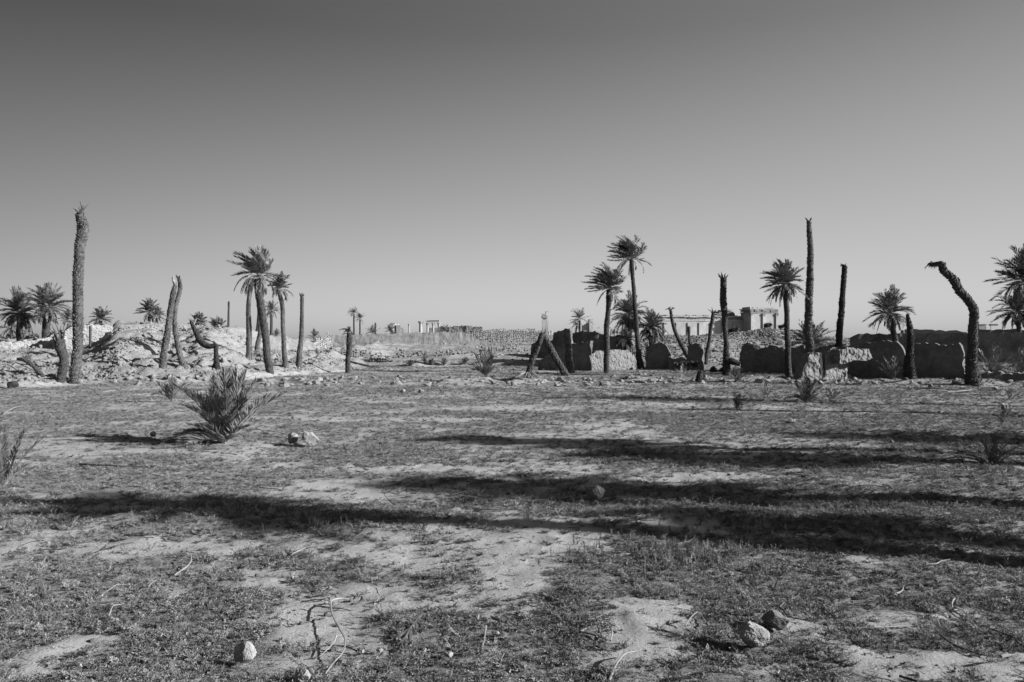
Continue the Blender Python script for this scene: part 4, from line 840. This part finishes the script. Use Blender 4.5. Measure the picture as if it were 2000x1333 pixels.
# ------------------------------------------------------------------ antique ruins on the skyline
def column(mb, cx, Y, zb, zt, r, cap=1.0, n=14):
    h = zt - zb; a = np.arange(n) / n * 2 * np.pi
    prof = [(r*1.35, 0), (r*1.35, h*.02), (r*1.12, h*.035), (r*1.0, h*.06), (r*.97, h*.4), (r*.86, h*.86), (r*1.0, h*.875), (r*1.0, h*.9), (r*1.35*cap, h*.965), (r*1.55*cap, h*.97), (r*1.55*cap, h)]
    V = np.array([[cx + q * math.cos(t), Y + q * math.sin(t), zb + z] for q, z in prof for t in a]); m = len(prof); i = np.arange(m*n).reshape(m, n); j = np.roll(i, -1, 1)
    mb.add(V, np.stack([i[:-1], j[:-1], j[1:], i[1:]], -1).reshape(-1, 4).tolist() + [i[-1].tolist()])
def ruins():
    Y = 190; s = Y / F
    def X(px): return (px - CX) * s
    def Z(py): return EYE - (py - CY) * s
    rng = np.random.default_rng(6)
    t = empty('colonnade', (X(845), Y, 1.5)); tag(t, 'three columns carrying a stone lintel on the skyline', 'ruin')
    for px in (835, 846, 857): mb = MB(); column(mb, X(px), Y, 1.0, Z(631), .28); mb.build('column', M['temple'], t)
    mb = MB(); mb.box((X(845.5), Y, Z(628.5)), (25*s, .9, 2.4*s)); mb.box((X(845), Y, Z(626.4)), (26.5*s, 1.1, 1.4*s), jit=.04, rng=rng); mb.build('lintel', M['temple'], t)
    mb = MB(); mb.box((X(843), Y + 4, Z(647)), (30*s, 1, 10*s), jit=.3, rng=rng); mb.build('low_wall', M['temple'], t)
    mb = MB(); column(mb, X(821.5), Y, 1.0, Z(628), .42, 1.0); tag(rebase(mb.build('column', M['temple'])), 'single thick column left of the three columns with a lintel', 'column')
    mb = MB(); column(mb, X(799), Y, 1.0, Z(633), .2); tag(rebase(mb.build('column', M['temple'])), 'thinnest lone column standing left of the thick column', 'column')
    mb = MB()
    for k, (px, py, w_) in enumerate(((779,636,9),(782,641,10),(785,646,7),(776,634,4))): mb.box((X(px), Y + .3 * k, (Z(py) + 1) / 2), (w_*s, 1.2, Z(py) - 1), jit=.12, rng=rng)
    tag(rebase(mb.build('ruined_block', M['temple'])), 'stepped broken masonry block left of the thin lone column', 'ruin')
    mb = MB(); v, f = rock_mesh(np.random.default_rng(9), sub=3, flat=1.6); mb.add(v * 1.2 + [X(767), Y, Z(644)], f); tag(rebase(mb.build('boulder', M['stone'])), 'bright white ragged rock beside the low palm on the skyline', 'rock')
    mb = MB(); 
    for k in range(9): mb.box((X(893 + k * 7), 150, Z(648) - .2), (9*s, 1.2, 1.1 + (.5 if 3 < k < 7 else .15 * (k % 2))), jit=.18, rng=rng)
    tag(rebase(mb.build('ruined_wall', M['temple_dark'])), 'low dark ruined wall on the skyline right of the palm and columns', 'ruin')
    # single monumental pier
    Y = 150; s = Y / F; t = empty('ruined_pier', (X(1065), Y, 1.5))
    tag(t, 'tall broken stone pier standing alone behind the leaning trunks', 'ruin')
    Xp = lambda px: (px - CX) * s; Zp = lambda py: EYE - (py - CY) * s
    mb = MB(); mb.box((Xp(1063.5), Y, (Zp(622) + 1) / 2), (9*s, 1.3, Zp(622) - 1), jit=.05, rng=rng); mb.box((Xp(1068), Y + .2, (Zp(624) + 1) / 2), (4*s, .9, Zp(624) - 1), jit=.1, rng=rng); mb.build('shaft', M['temple'], t)
    mb = MB(); mb.box((Xp(1064), Y, Zp(620)), (13*s, 1.6, 3*s), jit=.08, rng=rng); mb.box((Xp(1063), Y, Zp(616.5)), (8*s, 1.3, 4*s), jit=.12, rng=rng); mb.box((Xp(1067.5), Y, Zp(613)), (3.5*s, 1.0, 8*s), jit=.1, rng=rng); mb.box((Xp(1069), Y, Zp(609.5)), (4*s, .9, 2*s), jit=.05, rng=rng); mb.build('broken_capital', M['temple'], t)
    t = empty('column_row', (Xp(1083), Y, 1.5)); tag(t, 'row of tiny distant column stumps right of the tall broken pier', 'ruin')
    for px, py in ((1077,647),(1082,645),(1071,648),(1115,648),(1122,646)): mb = MB(); column(mb, Xp(px), Y + 10, 1.0, Zp(py), .1 * 1.6); mb.build('column', M['temple'], t)
    t = empty('ruined_tower', (Xp(1150), Y, 1.5)); tag(t, 'ruined stone tower with stepped wall between the small palm and the blown palm', 'ruin')
    mb = MB(); mb.box((Xp(1153.5), Y, (Zp(630) + 1) / 2), (9*s, 1.6, Zp(630) - 1), .15, jit=.03, rng=rng); mb.build('tower', M['temple'], t)
    mb = MB(); mb.box((Xp(1153.5), Y, Zp(628.5)), (10*s, 1.8, 1.6*s), .15); mb.box((Xp(1153), Y, Zp(626)), (6*s, 1.3, 3.4*s), .15, jit=.08, rng=rng); mb.build('tower_top', M['temple'], t)
    mb = MB()
    for k, (px, py) in enumerate(((1147,631),(1143,634),(1139,636))): mb.box((Xp(px), Y + .3, (Zp(py) + 1) / 2), (4.4*s, 1.1, Zp(py) - 1), jit=.04, rng=rng)
    mb.build('stepped_wall', M['temple'], t)
    mb = MB(); mb.box((Xp(1204), Y, Zp(643.3)), (22*s, 1, 1.2*s)); mb.box((Xp(1204), Y + .5, (Zp(646) + 1) / 2), (22*s, .5, Zp(646) - 1))
    for px in (1194, 1201, 1207, 1214): column(mb, Xp(px), Y - .3, 1.0, Zp(644), .12)
    tag(rebase(mb.build('low_colonnade', M['temple'])), 'low distant colonnade glimpsed between the two tall windblown palms', 'ruin')
ruins()
def temple():
    Y0 = 210.0; rng = np.random.default_rng(16)
    def pt(px, Y): return (px - CX) / F * Y
    def Zt(py, Y): return EYE - (py - CY) / F * Y
    t = empty('temple', (pt(1390, Y0), Y0, 2)); tag(t, 'long ruined temple wall with pilasters and a taller corner block', 'temple'); t.rotation_euler = (0, 0, R(14))
    s = Y0 / F; Y = Y0
    # main wall 1262..1457
    def slab(nm, x0, x1, y0, y1, dy, th, m, jit=.0, parent=t, seg=1):
        mb = MB()
        for k in range(seg):
            a = x0 + (x1 - x0) * k / seg; b = x0 + (x1 - x0) * (k + 1) / seg
            mb.box((pt((a + b) / 2, Y), Y + dy, (Zt(y0, Y) + Zt(y1, Y)) / 2), ((b - a) * s + (.02 if seg > 1 else 0), th, (y1 - y0) * s), jit=jit, rng=rng)
        return mb.build(nm, M[m], parent)
    wl = slab('main_wall', 1262, 1457, 628, 668, 0, 2.0, 'temple')
    slab('architrave', 1261, 1458, 624.6, 628, -.05, 2.2, 'temple', .05, seg=9)
    slab('frieze', 1262, 1457, 620.6, 624.6, -.02, 2.1, 'temple_dark', .09, seg=13)
    slab('cornice', 1260, 1457, 617.6, 620.6, -.15, 2.5, 'temple', .12, seg=15)
    mb = MB()
    for k in range(26):
        a = 1262 + k * 7.3
        if rng.uniform() < .6: mb.box((pt(a + 3, Y), Y, Zt(617, Y)), (rng.uniform(3, 7) * s, 1.4, rng.uniform(1.0, 2.2) * s), jit=.06, rng=rng)
    mb.build('parapet_stones', M['temple_dark'], t)
    for px in (1287, 1312, 1336, 1360, 1384, 1409, 1433, 1452):
        p = slab('pilaster', px - 1.6, px + 1.6, 631, 668, -1.0, .5, 'temple')
        slab('capital', px - 2.8, px + 2.8, 628, 631, -1.0, .75, 'temple_dark', .1, parent=p); c = [o for o in bpy.data.objects if o.name.startswith('capital') and o.parent == p][-1]
    # heap of blocks on top
    mb = MB()
    for (x0, x1, y0, y1) in ((1402,1436,613,618),(1406,1438,609,613),(1414,1434,605.5,609),(1428,1437,603.5,606),(1436,1441,611,617)):
        mb.box((pt((x0+x1)/2, Y), Y + 1.5, (Zt(y0, Y) + Zt(y1, Y)) / 2), ((x1-x0)*s, 2.4, (y1-y0)*s), jit=.22, rng=rng)
    mb.build('fallen_blocks', M['temple_dark'], t)
    # corner block
    Yc = Y0 - 2.5
    mb = MB(); mb.box((pt(1488, Yc), Yc, (Zt(612, Yc) + Zt(668, Yc)) / 2), (58*s, 5.0, 56*s)); mb.build('corner_block', M['temple'], t)
    mb = MB(); mb.box((pt(1488, Yc), Yc, Zt(610.4, Yc)), (60*s, 5.25, 2.4*s), jit=.06, rng=rng)
    for k in range(7): mb.box((pt(1462 + k * 8.7, Yc), Yc, Zt(606.8, Yc)), (9*s, 5.2 + .3 * (k % 2), 4*s), jit=.1, rng=rng)
    mb.build('corner_frieze', M['temple_dark'], t)
    mb = MB(); mb.box((pt(1487, Yc), Yc, Zt(603.8, Yc)), (61*s, 5.6, 1.8*s), jit=.08, rng=rng)
    for (a, b, h) in ((1459,1463,2.5),(1467,1512,2.2),(1476,1490,3)): mb.box((pt((a+b)/2, Yc), Yc, Zt(602.5 - h/2, Yc)), ((b-a)*s, 4.0, h*s), jit=.08, rng=rng)
    mb.build('corner_cornice', M['temple'], t)
    for px in (1460, 1486, 1515):
        mb = MB(); mb.box((pt(px, Yc), Yc - 2.4, (Zt(616, Yc) + Zt(668, Yc)) / 2), (4.2*s, .8, 52*s)); p = mb.build('pilaster', M['temple'], t)
        mb = MB(); mb.box((pt(px, Yc), Yc - 2.5, Zt(614, Yc)), (6.4*s, .8, 4*s), jit=.1, rng=rng); mb.build('capital', M['temple_dark'], t)
temple()

# ------------------------------------------------------------------ shrubs on the skyline and hill
def bushy(label, cx, cy, rx, ry, Y, n=900, name='shrub', ls=.12, m='shrub'):
    rng = np.random.default_rng(hash_(label)); c = np.array(wp(cx, cy, Y)); s = Y / F; mb = MB()
    blobs = [(rng.uniform(-.7, .7), rng.uniform(-.4, .4), rng.uniform(-.5, .35), rng.uniform(.3, .55)) for _ in range(max(4, int(rx / max(ry, 1)) * 4))]
    P = []
    for _ in range(n):
        b = blobs[rng.integers(len(blobs))]; q = unit(rng.normal(0, 1, 3)) * b[3] * rng.uniform(.6, 1); P.append([b[0] * rx * s + q[0] * ry * 1.2 * s, b[1] * ry * s * 2 + q[1] * ry * s, b[2] * ry * s + q[2] * ry * s * 1.2])
    P = np.array(P) + c; d = unit(rng.normal(0, 1, P.shape)); sd = unit(np.cross(d, rng.normal(0, 1, P.shape)))
    mb.add(*kites(P, d, sd, ls * rng.uniform(.6, 1.4, n), ls * .5 * rng.uniform(.6, 1.4, n)))
    g = h1(c[0], Y)
    for k in range(5): mb.add(*tube([(c[0] + .05*k, Y, g - .1), (c[0] + rng.normal(0, rx*.3*s), Y, c[2])], [.04, .015], 4))
    tag(rebase(mb.build(name, M[m])), label, 'shrub')
bushy('dark round shrub on the hill crest before the temple corner block', 1502, 636, 13, 7, 100, 900, ls=.22)
bushy('smaller dark shrub right of the temple corner', 1528, 638, 7, 5, 98, 400, ls=.2)
bushy('low dark shrub on the hillside below the middle of the temple wall', 1432, 645, 12, 6, 75, 700, ls=.16)
bushy('scrubby hedge of grey bushes behind the two stocky palms on the left', 75, 655, 45, 16, 56, 4500, name='hedge', ls=.13, m='leaf')
bushy('farther scrubby bushes at the left edge', 12, 660, 34, 10, 60, 2200, name='hedge', ls=.13, m='leaf')
bushy('bushy dry scrub at the foot of the pole-like trunk', 446, 655, 16, 9, 51, 1100, ls=.11, m='leaf')
bushy('tangle of grey scrub below the spreading palm crown on the heap', 408, 650, 14, 8, 48, 900, ls=.1, m='leaf')
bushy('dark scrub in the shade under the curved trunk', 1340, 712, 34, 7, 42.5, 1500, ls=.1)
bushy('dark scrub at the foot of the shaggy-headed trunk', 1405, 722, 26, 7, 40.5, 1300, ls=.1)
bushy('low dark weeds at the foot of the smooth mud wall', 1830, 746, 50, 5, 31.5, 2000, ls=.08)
bushy('dark scrub behind the dry-stone wall by the straight bare trunk', 600, 712, 14, 6, 47, 700, ls=.1)

# ------------------------------------------------------------------ stones lying in the field
def stone(label, px, py, wpx, hpx, seed, m='stone_fg', dep=.8, rz=0, planes=10, sub=4, cat='stone', sink=.07, tilt=(0, 0)):
    rng = np.random.default_rng(seed); g = gpix(px, py); s = g.y / F; v, f = rock_mesh(rng, sub=sub, planes=planes, amp=.12, flat=1.0)
    for fr, am in ((3.1, .05), (7.3, .03), (16, .014), (33, .008)):
        kk = rng.normal(0, fr, (5, 3)); v = v * (1 + am * 2 * np.sin(v @ kk.T + rng.uniform(0, 6, 5)).mean(1))[:, None]
    v = v / np.abs(v).max(0) + rng.normal(0, .004, v.shape)
    mb = MB(); v = v * [wpx * s / 2, wpx * s / 2 * dep, hpx * s / 2]
    mb.add(v, f); o = mb.build('stone', M[m], smooth=False); o.location = (g.x, g.y, g.z + hpx * s * (.5 - sink) + .02); o.rotation_euler = (tilt[0], tilt[1], rz)
    tag(o, label, cat); return o
stone('pale rough stone lying near the bottom left, its left side in shade', 480, 1306, 50, 48, 61, tilt=(.2,.5), planes=14, sub=5)
stone('white stone cut by the bottom edge of the picture', 590, 1340, 34, 26, 22)
stone('large egg-shaped pale stone, front one of the pair at bottom right', 1471, 1270, 70, 50, 71, planes=5, rz=.3, sub=5)
stone('angular wedge-shaped grey stone, rear one of the pair at bottom right', 1515, 1236, 56, 42, 30, m='stone_grey', planes=14, rz=-.3)
stone('lone grey stone lying in the deep shade of the middle ground', 1166, 980, 42, 30, 25, m='stone_grey', planes=8)
stone('left upright one of the twin rough stones right of the largest palm bush', 573, 870, 24, 28, 26, planes=18, tilt=(.2, .3))
stone('right broader one of the twin rough stones right of the largest palm bush', 607, 872, 38, 28, 72, planes=20, tilt=(-.2, .3))
stone('low flat stone between and below the twin rough stones', 585, 874, 26, 8, 28)
stone('small bright stone at the far edge of the large palm bush shadow', 300, 856, 14, 12, 29)
stone('small flat pale stone in the light strip, centre left', 716, 923, 16, 7, 31)
stone('flat bright stone right of centre beyond the shade bands', 1543, 829, 26, 10, 32)
stone('small round stone, left one of two in the far centre of the field', 787, 769, 11, 8, 33)
stone('small pointed stone, right one of two in the far centre of the field', 822, 769, 13, 8, 34)
stone('bright upright stone beside the straggly young palm at the right', 1962, 802, 14, 14, 35)
stone('pale stone in the shade near the foot of the bent palm', 1945, 764, 12, 8, 36)
stone('pale stone on the dark ground before the smooth mud wall', 1779, 763, 12, 8, 37)
stone('small pale stone among herbs at bottom centre', 876, 1292, 19, 13, 38)
stone('small sharp white stone right of the long curved stem', 740, 1282, 17, 10, 39)
stone('tiny white stone at the edge of the dark herb patch, bottom centre', 707, 1284, 9, 8, 40)
stone('pale chip of stone right of the dry leaf bundle, bottom centre', 932, 1218, 12, 12, 41)
stone('flat pale stone near the short upright stick, bottom centre', 967, 1248, 18, 10, 42)
stone('small half-buried stone below the bottom centre herbs', 828, 1284, 10, 10, 43)
stone('tiny bright stone on bare soil left of the long curved stem', 552, 1258, 8, 6, 44)
stone('small pale stone on the bare patch above the long curved stem', 570, 1138, 9, 8, 45)
stone('small pale stone in the right far field near the young palm', 1742, 868, 8, 6, 46)
# blocks along the debris bank
rng = np.random.default_rng(77); protos = []
for k in range(6):
    mb = MB(); v, f = rock_mesh(rng, sub=2, planes=11, flat=.8); mb.add(v, f); protos.append(mesh_from(mb, 'rubble_block', M['stone']))
ranges = [((500, 640), (741, 756), 26, 'between the large ragged palm and the short burnt stump'), ((640, 800), (738, 752), 16, 'around the foot of the short burnt stump'), ((1050, 1190), (742, 755), 30, 'at the feet of the leaning tent of trunks'),
          ((1190, 1440), (738, 752), 34, 'between the tall windblown palms and the shaggy-headed trunk'), ((150, 480), (738, 754), 34, 'along the foot of the bright rubble heap'), ((820, 1020), (746, 757), 12, 'left of the leaning tent of trunks'),
          ((1450, 1760), (740, 752), 34, 'at the foot of the shaded mud walls'), ((1780, 1990), (748, 760), 10, 'around the foot of the bent palm')]
for (xr, yr, nn, wh) in ranges:
    for _ in range(nn):
        g = gpix(rng.uniform(*xr), rng.uniform(*yr)); o = bpy.data.objects.new('rubble_block', protos[rng.integers(6)]); C.objects.link(o)
        q = rng.uniform(.07, .19); o.scale = (q, q, q * rng.uniform(.6, 1)); o.location = (g.x, g.y, g.z + q * .25); o.rotation_euler = (rng.normal(0, .4), rng.normal(0, .4), rng.uniform(0, 6.28))
        tag(o, 'broken limestone block ' + wh, 'stone block', 'limestone blocks ' + wh)

# ------------------------------------------------------------------ dry stems lying in the field
def stem(label, pts, r=.006, m='twig', lift=.02, lifts=None, leaves=0, name='fallen_stick', cat='stick', taper=.5):
    W = []
    for k, (px, py) in enumerate(pts):
        g = gpix(px, py); W.append([g.x, g.y, g.z + (lifts[k] if lifts else lift) + r])
    r *= .8; p, rr, q = smooth_path(W, np.linspace(r, r * taper, len(W)), .02); mb = MB(); mb.add(*tube(p, rr, 6))
    if leaves:
        rng = np.random.default_rng(hash_(label)); frond_geo(mb, p, .11, .010, leaves, rng, start=.15, rach=r * .5, vee=.1, droop=.2, ang=(30, 14))
    tag(rebase(mb.build(name, M[m])), label, cat)
stem('long S-shaped pale palm stem curling over the bare patch, bottom left of centre', [(682,1181),(665,1182),(650,1188),(646,1206),(651,1226),(664,1252),(674,1275),(668,1296),(650,1312),(635,1324)], r=.0075, lifts=[.02,.03,.04,.05,.05,.05,.05,.04,.03,.01])
stem('shorter curved stem branching left of the S-shaped pale stem', [(657,1262),(652,1272),(640,1282),(623,1290)], r=.006, lifts=[.05,.04,.03,.01])
stem('bundle of dry dark palm leaf pointing down left, bottom centre', [(824,1228),(800,1250),(776,1282)], r=.005, m='twig_dark', leaves=14, lifts=[.08,.05,.01])
stem('short upright pale stick right of bottom centre', [(949,1247),(946,1262),(941,1273)], r=.006, lifts=[.06,.03,.0])
stem('pale straight stem with hooked end, left foreground', [(340,1130),(372,1112),(373,1102)], r=.008, lifts=[.01,.04,.06])
stem('thin curved pale stem in the left herb patch', [(212,1217),(222,1205),(237,1197)], r=.005, lifts=[.03,.06,.04])
stem('forked pale twig in the left herb patch, long arm', [(200,1175),(215,1172),(230,1163),(250,1161)], r=.005, lifts=[.04,.06,.06,.05])
stem('forked pale twig in the left herb patch, short arm', [(230,1163),(218,1155),(206,1149)], r=.004, lifts=[.06,.06,.05])
stem('short bright stick lying at an angle in the left middle foreground', [(570,1090),(585,1083),(598,1077)], r=.008)
stem('bright stick end in the left herbs near the bare strip', [(290,1160),(298,1152),(305,1148)], r=.005, lift=.04)
stem('curved pale stem over the bare patch, right of bottom centre', [(1192,1262),(1196,1250),(1190,1236),(1180,1226)], r=.006, lifts=[.02,.03,.03,.02])
stem('flat pale stick on the bare patch, right of bottom centre', [(1134,1238),(1148,1231),(1162,1227)], r=.009, lift=.0)
stem('thin pale twig above the flat pale stick', [(1148,1223),(1165,1220),(1177,1214)], r=.004, lift=.03)
stem('long dark twig lying beside the flat pale stick', [(1130,1240),(1158,1247),(1186,1258)], r=.007, m='twig_dark', lift=.01)
stem('curved bright stem near the bottom edge, right of centre', [(1190,1333),(1206,1314),(1220,1302),(1243,1288)], r=.008, lifts=[.0,.04,.05,.03])
stem('short dark twig crossing the bare soil by the curved bright stem', [(1160,1264),(1172,1272),(1188,1279)], r=.006, m='twig_dark', lift=.01)
stem('pale forked twig left of the egg-shaped stone', [(1338,1232),(1352,1224),(1364,1219),(1378,1224)], r=.005, lifts=[.02,.05,.06,.02])
stem('dark thick twig left of the egg-shaped stone on bare soil', [(1292,1234),(1305,1238),(1320,1241)], r=.009, m='twig_dark', lift=.0)
stem('bright cut stick at the bottom right corner', [(1955,1308),(1970,1305),(1985,1304)], r=.011, lift=.05)
stem('long dark diagonal twig in the bottom right', [(1836,1250),(1868,1272),(1910,1288),(1925,1292)], r=.007, m='twig_dark', lift=.02)
for k, (lb, a_, b_, c_, dk) in enumerate((('dry frond stem lying aslant at the left end of the rubble', (30,712),(52,722),(80,736),1), ('dark thin frond stem low on the rubble below the log', (14,716),(36,730),(52,748),1),
    ('dry frond lying at the foot of the split stump', (70,748),(92,742),(112,744),0), ('thin dark stem on the slope right of the wooden post', (182,698),(200,704),(222,712),1),
    ('dry stem on the rubble between the crossed trunks and the arch trunk', (296,742),(330,736),(352,742),0), ('pale stem across the rubble under the slender palm', (520,752),(545,748),(566,756),0),
    ('pair of pale stems in the debris left of the burnt stump', (632,748),(650,744),(664,738),0), ('dark stem on the debris under the windblown palm', (1150,750),(1180,747),(1206,752),1),
    ('thin pale stem leaning by the foot of the curved trunk', (1340,723),(1352,717),(1362,711),0), ('dark curved stem on the ground below the fan-shaped young palm', (955,748),(968,750),(982,753),1))):
    stem(lb, [a_, b_, c_], r=.022, m='twig_dark' if dk else 'twig', lift=.06, leaves=12 if k in (2, 4) else 0, name='dry_frond' if k in (2, 4) else 'fallen_stick', cat='dry frond' if k in (2, 4) else 'stick')
stem('thin pale twig curling at the top of the dark diagonal twig', [(1834,1233),(1838,1242),(1848,1248)], r=.004, lift=.04)
stem('pale bent twig lying in the right middle foreground', [(1808,1113),(1826,1112),(1840,1106),(1856,1103)], r=.006, lift=.03)
stem('bright short stick at the bottom edge right of centre', [(1518,1332),(1523,1325)], r=.007, lift=.03)
stem('long thin dark stick lying left of the large palm bush', [(155,912),(190,914),(235,916),(275,917)], r=.014, m='twig_dark', lift=.02)
stem('small dark branch left below the large palm bush shadow', [(218,944),(226,940),(234,935)], r=.012, m='twig_dark', lift=.03)
stem('dry pale frond lying flat on the far left of the field', [(8,812),(28,802),(45,797)], r=.02, leaves=14, lift=.04, name='dry_frond', cat='dry frond')
stem('long pale straw stem before the smooth mud wall, left', [(1790,761),(1830,763),(1870,766)], r=.03, lift=.02)
stem('long pale straw stem before the smooth mud wall, right', [(1850,770),(1880,768),(1897,766)], r=.03, lift=.03)
